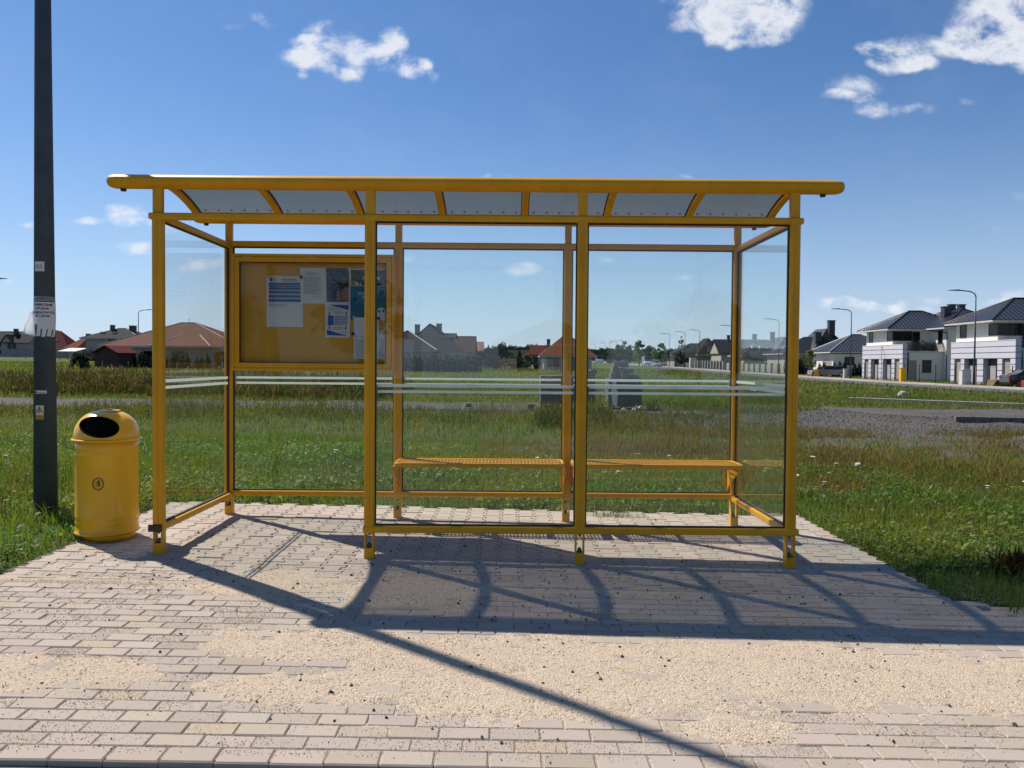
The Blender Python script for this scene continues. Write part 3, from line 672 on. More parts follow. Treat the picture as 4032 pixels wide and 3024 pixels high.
# notice board
NB = MB(); X0, X1, Z0, Z1 = -2.512, -1.047, 1.364, 2.415; yf, yb = 7.365, 7.425
def frame(b, x0, x1, z0, z1, w, y0, y1):
    b.prismy([(x0, z0), (x1, z0), (x1-w, z0+w), (x0+w, z0+w)], y0, y1); b.prismy([(x0, z1), (x1, z1), (x1-w, z1-w), (x0+w, z1-w)], y0, y1)
    b.prismy([(x0, z0), (x0+w, z0+w), (x0+w, z1-w), (x0, z1)], y0, y1); b.prismy([(x1, z0), (x1-w, z0+w), (x1-w, z1-w), (x1, z1)], y0, y1)
frame(NB, X0, X1, Z0, Z1, .026, yf, yb); nb = NB.build('notice_board', M_yel, SH, bevel=.002)
b = MB(); frame(b, X0+.029, X1-.029, Z0+.029, Z1-.029, .044, yf-.004, yf+.02); b.build('door_frame', M_yel, nb, bevel=.003)
b = MB(); b.box(X0+.002, X1-.002, yb-.012, yb-.002, Z0+.002, Z1-.002); b.build('back_panel', M_board, nb)
b = MB(); frame(b, X0+.0735, X1-.0735, Z0+.0735, Z1-.0735, .006, yf-.001, yf+.016); b.build('gasket', M_rub, nb)
b = MB(); b.box(X0+.080, X1-.080, yf+.006, yf+.010, Z0+.080, Z1-.080); b.build('glass_door', M_bglass, nb)
b = MB()
for xx in (-2.15, -1.43):
    b.tube([(xx, yf-.009, Z0+.050), (xx, yf-.003, Z0+.050)], .010, 14)
b.build('lock', M_galv, nb)
b = MB()
for xx in (-2.37, -1.785, -1.20): b.tube([(xx-.034, yf-.003, Z1-.029), (xx+.034, yf-.003, Z1-.029)], .0035, 8)
b.build('hinge', M_galv, nb)

# ------------------------------------------------------------------ text helper
def text_mesh(txt, size, align='LEFT', bold=0.0):
    cu_ = bpy.data.curves.new('txt', 'FONT'); cu_.body = txt; cu_.size = size; cu_.align_x = align; cu_.offset = bold; cu_.resolution_u = 2
    ob = bpy.data.objects.new('txt', cu_); COL.objects.link(ob); dg = bpy.context.evaluated_depsgraph_get()
    me = bpy.data.meshes.new_from_object(ob.evaluated_get(dg)); vs = [tuple(v.co) for v in me.vertices]; fs = [tuple(p.vertices) for p in me.polygons]
    bpy.data.objects.remove(ob); bpy.data.curves.remove(cu_); return vs, fs
def put_text(b, txt, x, z, size, y, align='LEFT', bold=0.0, sx_=1.0):
    vs, fs = text_mesh(txt, size, align, bold); b.add([(x+v[0]*sx_, y, z+v[1]) for v in vs], fs)

# ------------------------------------------------------------------ papers on the board
PB = 7.412; KX, KZ = .000829, .000821
PBLD = {}
def ink(p, b, m):
    B, mats, fin = PBLD[p.name]
    if m not in mats: mats.append(m)
    B.mi = mats.index(m); B.add(b.v, b.f)
def finish_ink():
    for k, (B, mats, (nm, par)) in PBLD.items(): B.build(nm, mats, par, split=False)
    PBLD.clear()
bx = lambda p: -2.436+(p-272)*KX
bz = lambda p: 2.335-(p-238)*KZ
def paper(name, label, x0, z0, x1, z1, y, m=None, tilt=0, curl=.0):
    t = thing(name, label, 'poster', (bx((x0+x1)/2), y, bz((z0+z1)/2)))
    w = (x1-x0)*KX/2; h = (z1-z0)*KZ/2; b = MB(); n = 10; vs = []; fs = []
    c, s_ = math.cos(tilt), math.sin(tilt); cx, cz = t.location.x, t.location.z
    for j in range(n+1):
        for i in range(n+1):
            u = -w+2*w*i/n; v = -h+2*h*j/n; vs.append((cx+u*c-v*s_, y-curl*abs(math.sin(u*9+v*5))*(1-j/n)-.0006, cz+u*s_+v*c))
    for j in range(n):
        for i in range(n): a = j*(n+1)+i; fs.append((a, a+1, a+n+2, a+n+1))
    k = len(vs); b.add(vs, fs); b.add([(x, yy+.0006, z) for x, yy, z in vs], [f[::-1] for f in fs]); PBLD[t.name] = (b, [m or M_paper], ('sheet', t)); return t
def bars(t, name, m, rects, y):
    b = MB()
    for (x0, z0, x1, z1) in rects: b.quad((bx(x0), y, bz(z0)), (bx(x1), y, bz(z0)), (bx(x1), y, bz(z1)), (bx(x0), y, bz(z1)))
    ink(t, b, m)
def lines(x0, x1, z0, z1, n, th=3, seed=0, ragged=.25):
    r = random.Random(seed); o = []
    for i in range(n):
        z = z0+(z1-z0)*i/max(1, n-1); xx = x0; end = x1-(x1-x0)*ragged*r.random()
        while xx < end-8: w = r.uniform(8, 40); o.append((xx, z, min(end, xx+w), z+th)); xx += w+r.uniform(3, 6)
    return o
M_grey = mat('grey_print', (.22, .22, .25), .7)
p = paper('timetable_poster', 'white sheet with blue table rows, leftmost on the notice board', 548, 375, 943, 935, PB, curl=.003)
bars(p, 'table_rows', M_blue, [(570, 452, 923, 474), (570, 480, 923, 496), (570, 502, 923, 526), (570, 543, 923, 567), (570, 586, 923, 611), (570, 629, 923, 661), (583, 398, 612, 425)], PB-.0045)
bars(p, 'red_entries', M_red, [(690, 484, 778, 495), (583, 424, 612, 438)]+[(572, z, 590, z+20) for z in (504, 545, 588, 634)], PB-.0052)
bars(p, 'print_lines', M_grey, [(570, 530, 923, 535), (570, 572, 923, 577), (570, 614, 923, 619)]+lines(575, 780, 684, 706, 3, 4, 1)+lines(715, 885, 410, 430, 2, 6, 2, .1)+lines(620, 660, 400, 428, 3, 4, 5), PB-.0048)
b = MB(); put_text(b, 'Gminna Komunikacja Autobusowa', bx(800), bz(420), .0100, PB-.0056, 'CENTER', .0002); ink(p, b, M_ink)
p = paper('text_notice', 'white sheet full of small print pinned beside the blue timetable', 917, 283, 1198, 677, PB-.006, tilt=.015)
bars(p, 'print_lines', M_grey, lines(952, 1160, 385, 570, 15, 5, 3, .22)+lines(975, 1108, 338, 354, 2, 6, 4, .05)+lines(1055, 1160, 598, 612, 2, 3, 6), PB-.0085)
def photo_mat(name, cols, sc):
    m, nt, bs, out = newmat(name); t = N(nt, 'ShaderNodeTexCoord'); mp_ = N(nt, 'ShaderNodeMapping'); mp_.inputs['Scale'].default_value = (1, 1, 3); L(nt, t.outputs['Object'], mp_.inputs[0])
    nz = N(nt, 'ShaderNodeTexNoise', i_Scale=sc, i_Detail=6.0); L(nt, mp_.outputs[0], nz.inputs['Vector']); cr_ = N(nt, 'ShaderNodeValToRGB'); L(nt, nz.outputs[0], cr_.inputs[0])
    e = cr_.color_ramp.elements; e[0].position = .35; e[0].color = cols[0]+(1,); e[1].position = .68; e[1].color = cols[-1]+(1,)
    for i, c in enumerate(cols[1:-1]): q = e.new(.35+.33*(i+1)/(len(cols)-1)); q.color = c+(1,)
    L(nt, cr_.outputs[0], bs.inputs['Base Color']); bs.inputs['Roughness'].default_value = .4; return m
M_sea = photo_mat('sea_print', [(.02, .04, .09), (.05, .08, .15), (.16, .17, .24)], 14)
M_skin = photo_mat('sunset_print', [(.14, .06, .04), (.30, .17, .12), (.42, .27, .2)], 20)
M_wood = photo_mat('leaf_print', [(.008, .01, .012), (.05, .06, .05), (.20, .20, .15)], 26)
p = paper('swimming_poster', 'dark blue poster with a bathing figure, top centre of the board', 1200, 283, 1458, 662, PB-.004, M_paper)
bars(p, 'picture', M_sea, [(1201, 286, 1445, 658)], PB-.0056)
def figure_bars():
    b = MB()
    def P(pts): b.add([(bx(x), PB-.0062, bz(z)) for x, z in pts], [tuple(range(len(pts)))])
    P([(1395, 470), (1440, 480), (1443, 634), (1375, 634), (1362, 560), (1372, 500)]); P([(1310, 540), (1345, 525), (1352, 600), (1345, 634), (1318, 634)])
    P([(1203, 370), (1230, 385), (1300, 435), (1285, 448), (1240, 415)]); P([(1395, 395), (1443, 430), (1440, 455), (1402, 418)]); return b
ink(p, figure_bars(), M_skin)
b = MB()
def P2(pts): b.add([(bx(x), PB-.0066, bz(z)) for x, z in pts], [tuple(range(len(pts)))])
P2([(1335, 465), (1360, 447), (1400, 443), (1444, 455), (1444, 492), (1400, 492), (1375, 525), (1352, 510)]); P2([(1260, 400), (1350, 445), (1345, 465), (1255, 420)])
ink(p, b, M_ink)
bars(p, 'red_strap', M_red, [(1352, 570, 1357, 634), (1372, 520, 1404, 527), (1368, 560, 1373, 626)], PB-.007)
bars(p, 'caption', M_grey, [(1340, 638, 1358, 652), (1385, 640, 1398, 652), (1410, 640, 1420, 652)]+lines(1225, 1350, 455, 455, 1, 5, 8), PB-.0062)
p = paper('event_notice', 'white sheet with two blue triangles, below the swimming poster', 1187, 662, 1460, 1050, PB-.008, tilt=-.012, curl=.002)
b = MB()
for pts in ([(1225, 686), (1444, 690), (1444, 748)], [(1207, 962), (1207, 1022), (1432, 1029)], [(1218, 806), (1276, 808), (1276, 914), (1218, 912)]): b.add([(bx(x), PB-.0115, bz(z)) for x, z in pts], [tuple(range(len(pts)))])
ink(p, b, M_blue)
M_lil = mat('lilac_print', (.30, .33, .52), .7)
bars(p, 'lilac_rows', M_lil, [(1278, z, 1436, z+12) for z in range(812, 912, 17)], PB-.0115)
bars(p, 'print_lines', M_grey, lines(1212, 1375, 712, 742, 3, 5, 11)+lines(1290, 1385, 780, 793, 2, 4, 12)+lines(1370, 1436, 985, 992, 2, 4, 13), PB-.0117)
bars(p, 'red_lines', M_red, lines(1262, 1390, 765, 765, 1, 7, 14, .05)+lines(1268, 1386, 936, 952, 2, 7, 15, .1)+[(1228, 925, 1240, 950), (1226, 770, 1240, 776)], PB-.0119)
b = MB()
for (cx, cz) in ((1234, 775), (1417, 772), (1236, 928), (1411, 932)): b.add([(bx(cx+9*math.cos(a)), PB-.0122, bz(cz+9*math.sin(a))) for a in [k*math.pi/5 for k in range(10)]], [tuple(range(10))]); b.quad((bx(cx-8), PB-.0122, bz(cz+28)), (bx(cx+8), PB-.0122, bz(cz+28)), (bx(cx+5), PB-.0122, bz(cz+9)), (bx(cx-5), PB-.0122, bz(cz+9)))
ink(p, b, M_ink)
p = paper('photo_poster', 'dark photo poster in the top right corner of the board', 1462, 290, 1842, 482, PB-.003, M_paper)
bars(p, 'picture', M_wood, [(1466, 304, 1840, 476)], PB-.0046)
bars(p, 'pale_patches', M_cream, [(1472, 420, 1482, 470), (1505, 425, 1515, 474), (1520, 440, 1548, 472), (1560, 452, 1575, 474), (1590, 380, 1640, 408), (1605, 368, 1625, 425), (1720, 375, 1780, 412)], PB-.005)
p = paper('rafting_poster', 'teal poster with pale lettering on the right of the board', 1462, 482, 1842, 850, PB-.004, M_teal)
b = MB(); put_text(b, 'SPŁYW', bx(1546), bz(578), .036, PB-.0058, 'LEFT', .0006, .72); put_text(b, 'PO', bx(1594), bz(616), .036, PB-.0058, 'LEFT', .0006, .72); ink(p, b, M_cream)
b = MB()
for k in range(14): 
    a = RAD(180*k/13); 
b.add([(bx(1800), PB-.0056, bz(850))]+[(bx(min(1841, 1800-60*math.cos(RAD(180*k/13)))), PB-.0056, bz(775-60*math.sin(RAD(180*k/13)))) for k in range(14)]+[(bx(1841), PB-.0056, bz(850)), (bx(1745), PB-.0056, bz(850))], [(0, 16)+tuple(range(1, 16))]); ink(p, b, M_paper)
bars(p, 'small_marks', M_ink, [(1485, 628, 1532, 634), (1490, 612, 1528, 617), (1500, 585, 1506, 655), (1516, 580, 1521, 640), (1758, 745, 1786, 770), (1812, 738, 1830, 766)]+lines(1466, 1600, 690, 750, 5, 3, 20), PB-.0062)
p = paper('white_notice', 'white printed notice at the bottom right of the board', 1499, 825, 1772, 1276, PB-.009, tilt=.004)
bars(p, 'print_lines', M_grey, lines(1522, 1765, 1075, 1250, 8, 8, 21, .3)+lines(1570, 1700, 1032, 1040, 2, 4, 22)+lines(1530, 1640, 928, 945, 2, 2, 23)+[(1522, 1025, 1538, 1045)], PB-.0115)
p = paper('folded_notice', 'half-hidden printed sheet in the lower right corner of the board', 1700, 998, 1842, 1274, PB-.0055)
bars(p, 'print_lines', M_grey, lines(1775, 1838, 1060, 1250, 9, 6, 24, .1), PB-.0072)
finish_ink()
def magnet(px_, pz_, m, label, r=17):
    x, z = bx(px_), bz(pz_); b = MB(); b.tube([(x, PB-.020, z), (x, PB-.012, z)], r*KX, 20); o = b.build('magnet', m); tag(o, label, 'magnet', 'round magnets on the notice board')
M_mag = mat('magnet_white', (.62, .60, .45), .4); M_magr = mat('magnet_red', (.35, .012, .012), .35); M_magb = mat('magnet_blue', (.015, .025, .14), .35)
magnet(557, 392, M_mag, 'white magnet at the top left corner of the blue timetable'); magnet(927, 390, M_magr, 'red magnet between the timetable and the text notice', 19)
magnet(1184, 287, M_mag, 'white magnet between the text notice and the swimming poster'); magnet(1452, 296, M_mag, 'white magnet at the top right corner of the swimming poster')
magnet(1449, 664, M_mag, 'white magnet between the swimming poster and the sheet with blue triangles'); magnet(1509, 829, M_mag, 'white magnet on the top left corner of the lower right notice')
magnet(1494, 1006, M_magb, 'dark blue magnet on the left edge of the lower right notice', 18); magnet(1768, 835, M_magb, 'dark blue magnet at the foot of the teal poster', 18)

# ================================================================== LITTER BIN
bxc, byc = -3.165, 6.42; g0 = tz(bxc, byc)
BN = thing('litter_bin', 'yellow round litter bin with a domed lid, left of the shelter', 'litter bin', (bxc, byc, g0))
b = MB(); R = .227; A, Bb, rt = 1.0, 1.0, .0; BU = Vector((.897, .442, 0)); BC = Vector((.442, -.897, 0))
b.lathe([(.209, g0-.0), (.213, g0+.05)], bxc+.012, byc+.012, 40, .90, .84, rt); b.build('plinth', M_yel2, BN, smooth=True)
b = MB(); pr = [(.10, g0+.052), (R+.004, g0+.052), (R+.010, g0+.058), (R+.010, g0+.064), (R, g0+.070), (R-.001, g0+.128), (R+.002, g0+.136), (R, g0+.144), (R, g0+.175), (R+.002, g0+.183), (R, g0+.191), (R, g0+.56), (R, g0+.66), (R+.002, g0+.668), (R, g0+.676), (R, g0+.708), (R+.002, g0+.716), (R, g0+.724), (R, g0+.775), (.10, g0+.776)]
b.lathe(pr, bxc, byc, 64, A, Bb, rt); o_body = b.build('body', M_yel2, BN, smooth=True)
# domed lid with an oval mouth cut into it
zl = g0+.780; RL = R+.012; HL = .222
def dome(u, v, k=1.0):   # u azimuth, v elevation
    x = RL*k*math.cos(v)**.75*math.cos(u); y = RL*k*math.cos(v)**.75*math.sin(u)*Bb; c, s_ = math.cos(rt), math.sin(rt)
    return Vector((bxc+x*c-y*s_, byc+x*s_+y*c, zl+HL*k*math.sin(v)**.95))
mc = Vector((-.10, -1, .0)); 
def mouth(p):
    q = p-Vector((bxc, byc, zl)); ux = (q.dot(BU)+.052)/.131; uz = (q.z-.106)/.073; return q.dot(BC) > 0 and (ux*ux+uz*uz+.30*ux*uz) < 1.0
b = MB(); nu, nv = 220, 70; vs = []; fs = []
for j in range(nv+1):
    for i in range(nu): vs.append(dome(2*math.pi*i/nu, RAD(89.5)*j/nv))
for j in range(nv):
    for i in range(nu):
        f = (j*nu+i, j*nu+(i+1) % nu, (j+1)*nu+(i+1) % nu, (j+1)*nu+i)
        if not mouth(sum((vs[q] for q in f), Vector())/4): fs.append(f)
b.add(vs, fs); o_lid = b.build('lid', M_yel2, BN, smooth=True)
so = o_lid.modifiers.new('shell', 'SOLIDIFY'); so.thickness = .006; so.offset = -1
b = MB(); b.lathe([(RL-.01, zl-.008), (RL+.010, zl-.008), (RL+.015, zl-.002), (RL+.012, zl+.006), (RL, zl+.009)], bxc, byc, 64, A, Bb, rt); b.build('rim', M_yel2, o_lid, smooth=True)
b = MB(); pts = []
for k in range(41):
    a = 2*math.pi*k/40; ux = math.cos(a); uz = math.sin(a); s_ = 1/math.sqrt(1+.30*ux*uz); x = -.052+.131*ux*s_; z = .106+.073*uz*s_
    v_ = math.asin(min(1, (z/HL)))**1.0; rr_ = RL*math.cos(v_)**.75; yy = math.sqrt(max(0, rr_**2-x*x))
    q_ = BU*x+BC*(yy+.002); pts.append((bxc+q_.x, byc+q_.y, zl+z))
b.tube(pts, .0065, 8, cap=False); b.build('mouth_trim', M_void, o_lid, smooth=True)
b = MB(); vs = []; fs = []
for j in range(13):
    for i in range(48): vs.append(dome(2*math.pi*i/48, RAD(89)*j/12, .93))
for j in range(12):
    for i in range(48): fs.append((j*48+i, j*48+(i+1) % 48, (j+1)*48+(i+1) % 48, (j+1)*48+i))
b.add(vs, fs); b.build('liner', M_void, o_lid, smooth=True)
b = MB(); b.lathe([(.001, zl+HL-.004), (.080, zl+HL-.006), (.080, zl+HL+.000), (.07, zl+HL+.004), (.02, zl+HL+.006), (.02, zl+HL+.018), (.001, zl+HL+.020)], bxc+.02, byc, 28); b.build('top_plate', M_yel2, o_lid, smooth=False)
# oval emblem with the person and basket
b = MB(); zc = g0+.455; xc_ = bxc-.062
def onbin(x, z, off=.0016):
    u = x-bxc; q = BU*u+BC*(math.sqrt(R*R-u*u)+.003); return (bxc+q.x, byc+q.y, z)
def ering(a1, a2, w):
    n = 40; vs = []; fs = []
    for k in range(n): t = 2*math.pi*k/n; vs += [onbin(xc_+a1*math.cos(t), zc+a2*math.sin(t), .010), onbin(xc_+(a1-w)*math.cos(t), zc+(a2-w)*math.sin(t), .010)]
    for k in range(n): fs.append((2*k, 2*((k+1) % n), 2*((k+1) % n)+1, 2*k+1))
    b.add(vs, fs)
ering(.0400, .050, .0050); ering(.031, .040, .0022)
def gl(pts): b.add([onbin(xc_+x/1000, zc+z/1000, .010) for x, z in pts], [tuple(range(len(pts)))])
gl([(3+7*math.cos(k*.628), 24+6*math.sin(k*.628)) for k in range(10)]); gl([(-4, 17), (11, 17), (13, -2), (-1, -2)]); gl([(-1, -2), (5, -2), (3, -20), (-2, -20)]); gl([(7, -2), (13, -2), (15, -20), (9, -20)])
gl([(-4, 16), (-3, 10), (-16, 8), (-16, 12)]); gl([(-19, 4), (-7, 4), (-8, 1), (-18, 1)]); gl([(-18, 0), (-16, 0), (-15, -19), (-17, -19)]); gl([(-9, 0), (-7, 0), (-9, -19), (-11, -19)]); gl([(-17, -17), (-9, -17), (-9, -20), (-17, -20)])
b.build('emblem', M_ink, o_body)

# ================================================================== LAMP POSTS
M_lum = mat('lamp_head', (.09, .10, .11), .4)
def lamp_parts(root, h, r0, r1, arm=1.9, lo=Vector((0, 0, 0)), n=12, door=False):
    x, y, z = lo
    b = MB(); b.tube([(x, y, z-.05), (x, y, z+h*.5), (x, y, z+h)], [r0, (r0+r1)/2, r1], n if n > 12 else 10); p_ = b.build('pole', M_pole, root, smooth=True)
    b = MB(); a = .05 if n <= 12 else .035; b.tube([(x, y, z+h-.1), (x-.12, y, z+h+.18), (x-.5, y, z+h+.36), (x-arm*.55, y, z+h+.44), (x-arm*.72, y, z+h+.46)], a, 8); b.build('arm', M_pole, root, smooth=True)
    b = MB(); b.prismy([(x-arm*.60, z+h+.50), (x-arm*.66, z+h+.53), (x-arm, z+h+.48), (x-arm*1.05, z+h+.43), (x-arm*.62, z+h+.40)], y-.12, y+.12); b.build('lamp_head', M_lum, root, bevel=.01)
lx, ly = -4.053, 7.13; lz = tz(lx, ly)
LP = thing('street_lamp', 'thick dark grey lamp post with stickers, beside the litter bin', 'street lamp', (lx, ly, lz))
RP = lambda z: .0958-(z-.077)*.0079
b = MB(); LEAN = .045; LX = .0265
b.tube([(lx-LX*.1, ly+LEAN*.1, lz-.1), (lx+LX*4, ly-LEAN*4, lz+4), (lx+LX*10, ly-LEAN*10, lz+10)], [RP(lz-.1), RP(lz+4), RP(lz+10)], 48); o_pole = b.build('pole', M_pole, LP, smooth=True)
b = MB(); b.tube([(lx+.26, ly-.45, lz+9.9), (lx+.26, ly-.5, lz+10.2), (lx+.26, ly-.8, lz+10.4), (lx+.26, ly-1.1, lz+10.5)], .035, 12); b.build('arm', M_pole, LP, smooth=True)
b = MB(); b.prismx([(ly-.9, lz+10.54), (ly-1.0, lz+10.58), (ly-1.65, lz+10.54), (ly-1.7, lz+10.49), (ly-.9, lz+10.44)], lx+.14, lx+.37); b.build('lamp_head', M_lum, LP, bevel=.01)
def onpole(x, z, off): # x: metres along the surface from the camera-facing line
    r = RP(z)+off; a = x/RP(z)-.5*math.pi+CAMA; return (lx+LX*(z-lz)+r*math.cos(a), ly-LEAN*(z-lz)+r*math.sin(a), z)
CAMA = math.atan2(-lx, ly)*1.0
def wrap(b, x0, x1, z0, z1, off, n=12, skew=0):
    vs = []; fs = []
    for j in range(5):
        for i in range(n+1): z = z0+(z1-z0)*j/4; vs.append(onpole(x0+(x1-x0)*i/n, z+skew*(i/n-.5), off))
    for j in range(4):
        for i in range(n): a = j*(n+1)+i; fs.append((a, a+1, a+n+2, a+n+1))
    b.add(vs, fs)
def wrap_text(b, txt, x, z, size, off, align='LEFT', bold=.0):
    vs, fs = text_mesh(txt, size, align, bold); b.add([onpole(x+v[0], z+v[1], off) for v in vs], fs)
def zp(py): return at(175, py, 6.98).z
def sticker(name, label, m, x0, x1, py0, py1):
    b = MB(); wrap(b, x0, x1, zp(py1), zp(py0), .001); k = name+label; PB_ = type('K', (), {'name': k})(); PBLD[k] = (b, [m], (name, LP)); PB_.label = label; return PB_
st = sticker('sticker', 'a', M_paper, -.085, .0, 1031, 1069)
b = MB(); wrap_text(b, 'IS.4 / IV', -.043, zp(1048.5), .017, .0018, 'CENTER', .0004); wrap_text(b, 'SO-017-7', -.043, zp(1057), .017, .0018, 'CENTER', .0004); ink(st, b, M_ink)
s2_ = sticker('sticker', 'b', M_paper, -.09, .012, 1538, 1551)
b = MB(); wrap(b, -.088, -.062, zp(1549), zp(1541), .0018); ink(s2_, b, M_red)
b = MB()
for k in range(2): wrap(b, -.05, .004, zp(1546.5+k*3)-.001, zp(1546.5+k*3)+.0015, .0018)
ink(s2_, b, M_ink)
M_warn = mat('warning_yellow', (.70, .42, .01), .5)
ws = sticker('warning_sign', 'c', M_paper, -.080, -.010, 1597, 1634)
def tri(b, cx, cz, s_, off): b.add([onpole(cx-s_*.58, cz-s_*.42, off), onpole(cx, cz-s_*.42, off), onpole(cx+s_*.58, cz-s_*.42, off), onpole(cx+s_*.29, cz+s_*.08, off), onpole(cx, cz+s_*.58, off), onpole(cx-s_*.29, cz+s_*.08, off)], [(0, 1, 5), (1, 2, 3), (1, 3, 5), (5, 3, 4)])
czw = (zp(1634)+zp(1597))/2
b = MB(); tri(b, -.045, czw, .064, .0018); ink(ws, b, M_ink)
b = MB(); tri(b, -.045, czw, .053, .0024); ink(ws, b, M_warn)
b = MB(); b.add([onpole(-.045+x/1000, czw+z/1000, .003) for x, z in [(3, 19), (-7, -1), (0, 1), (-4, -18), (7, 5), (0, 3), (8, 17)]], [(0, 1, 2, 5, 6), (2, 3, 4, 5)]); ink(ws, b, M_ink)
yl = sticker('warning_plate', 'd', M_warn, -.080, -.010, 1634.5, 1653)
b = MB(); wrap_text(b, 'NIE DOTYKAĆ', -.045, zp(1642), .0105, .002, 'CENTER', .0002); wrap_text(b, 'URZĄDZENIE', -.045, zp(1650), .0105, .002, 'CENTER', .0002); ink(yl, b, M_ink)
finish_ink()
b = MB()
for (xx, py) in ((-.05, 1581), (-.05, 1757)):
    p0 = onpole(xx, zp(py), 0); p1 = onpole(xx, zp(py), .008); b.tube([p0, p1], .007, 10)
b.build('screw', M_bolt, LP)
# torn leaflet in a plastic sleeve taped round the pole
M_slv = clearmat('plastic_sleeve', (.93, .94, .96), haze=.48, dirt=.10, hazecol=(.75, .76, .82), f0=.07, rough=.15, transl=.6)
FL = thing('torn_leaflet', 'white leaflet in a torn plastic sleeve taped round the lamp post', 'leaflet', tuple(onpole(0, zp(1260), .002)))
b = MB(); n = 22; zt_, zb_ = zp(1189), zp(1325); vs = []; fs = []
strip_gaps = (3, 5, 6, 10, 14, 18)
rows_ = 14
for j in range(rows_+1):
    for i in range(n+1):
        z = zt_+(zb_-zt_)*j/rows_; xr = .115-.035*max(0, (j-5)/9)**1.5; xl = -.13; vs.append(onpole(xl+(xr-xl)*i/n, z+.004*math.sin(i*.9)*(j/rows_), .003+.006*(j/rows_)*abs(math.sin(i*.6))))
for j in range(rows_):
    for i in range(n):
        if j >= 9 and i in strip_gaps and (i in (5, 6, 3) or j > 10): continue
        a = j*(n+1)+i; fs.append((a, a+1, a+n+2, a+n+1))
b.add(vs, fs); o = b.build('paper_sheet', M_paper, FL); so = o.modifiers.new('t', 'SOLIDIFY'); so.thickness = .0006
b = MB()
for k, (tx_, py) in enumerate((('WIERCENIE', 1204), ('STUDNI', 1219), ('GŁĘBINOWYCH', 1234.5), ('RĘCZNIE', 1248))):
    vs, fs = text_mesh(tx_, .026, 'RIGHT', .0008); xe = {0: .060, 1: .030, 2: .085, 3: .038}[k]; b.add([onpole(xe+v[0]*1.05, zp(py)+v[1], .0055) for v in vs], fs)
b.build('lettering', M_ink, o)
b = MB(); wrap(b, -.15, .115, zp(1176), zp(1166.5), .002, skew=-.006); wrap(b, -.15, .13, zp(1186), zp(1177.5), .0022); b.build('tape', M_slv, FL)
b = MB(); P0 = [Vector(onpole(-.125, zp(1222), .006)), Vector(onpole(-.06, zp(1325), .012)), at(82, 1311, 6.93), at(128, 1222, 6.94)]
# flapping sleeve corner
vs = []; fs = []; n = 12
for j in range(n+1):
    for i in range(n+1):
        u, v = i/n, j/n; p_ = (P0[0]*(1-u)+at(124+ -0, 1228, 6.94)*u)*(1-v)+(P0[1]*(1-u)+P0[2]*u)*v
        vs.append(p_+Vector((0, -.016*math.sin(u*7+v*4)*u, 0)))
for j in range(n):
    for i in range(n): a = j*(n+1)+i; fs.append((a, a+1, a+n+2, a+n+1))
b.add(vs, fs); o = b.build('plastic_sleeve', M_slv, FL, smooth=True); so = o.modifiers.new('t', 'SOLIDIFY'); so.thickness = .0008
b = MB()
for k in range(7):
    t_ = .1+k*.12; p_ = at(126, 1226, 6.92)*(1-t_)+at(88, 1308, 6.91)*t_+Vector((.006, -.006, 0)); b.tube([p_+Vector((0, -.0005, 0)), p_+Vector((0, .0005, 0))], .0055, 10)
b.build('punch_holes', M_stripe, o)

# ================================================================== FIELD: GRASS AND WEEDS
def blades(name, x, y, h, w, cols, lean=.35, label=None, cat='grass', m=None, curve=1.0, z=None, kind='stuff', head=None):
    n = len(x); z = GH(x, y) if z is None else z
    a = rng.random(n)*6.283; l = np.abs(rng.normal(0, lean, n)); dx, dy = np.cos(a)*l*h, np.sin(a)*l*h
    b_ = rng.random(n)*6.283; wx, wy = np.cos(b_)*w*.5, np.sin(b_)*w*.5
    P = lambda t, k: np.stack([x+dx*t**1.8*curve, y+dy*t**1.8*curve, z+h*t*(1-.25*l*t)], -1)
    p0, p1, p2 = P(0, 0)-np.array([0, 0, .01]), P(.55, 0), P(1, 0); wv = np.stack([wx, wy, np.zeros(n)], -1)
    V = np.stack([p0-wv*.8, p0+wv*.8, p1+wv*.85, p1-wv*.85, p2], 1).reshape(-1, 3)
    i = np.arange(n)[:, None]*5; F = np.concatenate([i+0, i+1, i+2, i+3, i+3, i+2, i+4], 1).reshape(-1)
    lt = np.tile([4, 3], n)
    sh = np.array([.55, .55, .9, .9, 1.1])[None, :, None]*0+1
    col = np.repeat(cols, 5, 0)
    o = raw_mesh(name, V, F, lt, m or M_blade, col=col); tag(o, label, cat, kind=kind); return o
M_blade = attrmat('grass_blades', .6, transl=.38, spec=.25)
def gcols(n, x, y, dry=.12, base=(.085, .150, .024), var=.45, patch=.5):
    pn = vnoise(x*patch, y*patch, 21); k = rng.random(n); g = np.array(base)[None]*(1+rng.normal(0, var*.5, (n, 1)))*(.70+.7*pn[:, None])
    yel = np.array([.20, .205, .045])[None]; g = g+(yel-g)*np.clip((vnoise(x*.9, y*.9, 31)-.48)*2.2, 0, .55)[:, None]
    d = (k < dry*(.15+4.2*vnoise(x*.45, y*.45, 41)**2.2)); g[d] = np.array([.24, .19, .09])*(.6+.6*rng.random((d.sum(), 1)))
    return np.clip(g, .004, 1)
def field_ok(x, y, m=.0):
    pave = ((x > -3.34-m) & (x < 2.84+m) & (y < 8.03+m)) | (y < 5.24+m) & ~((x > 3.06) & (y > 4.86+m))
    return ~pave
def inview(x, y, pad=.6): return (np.abs(x) < .64*y+pad)
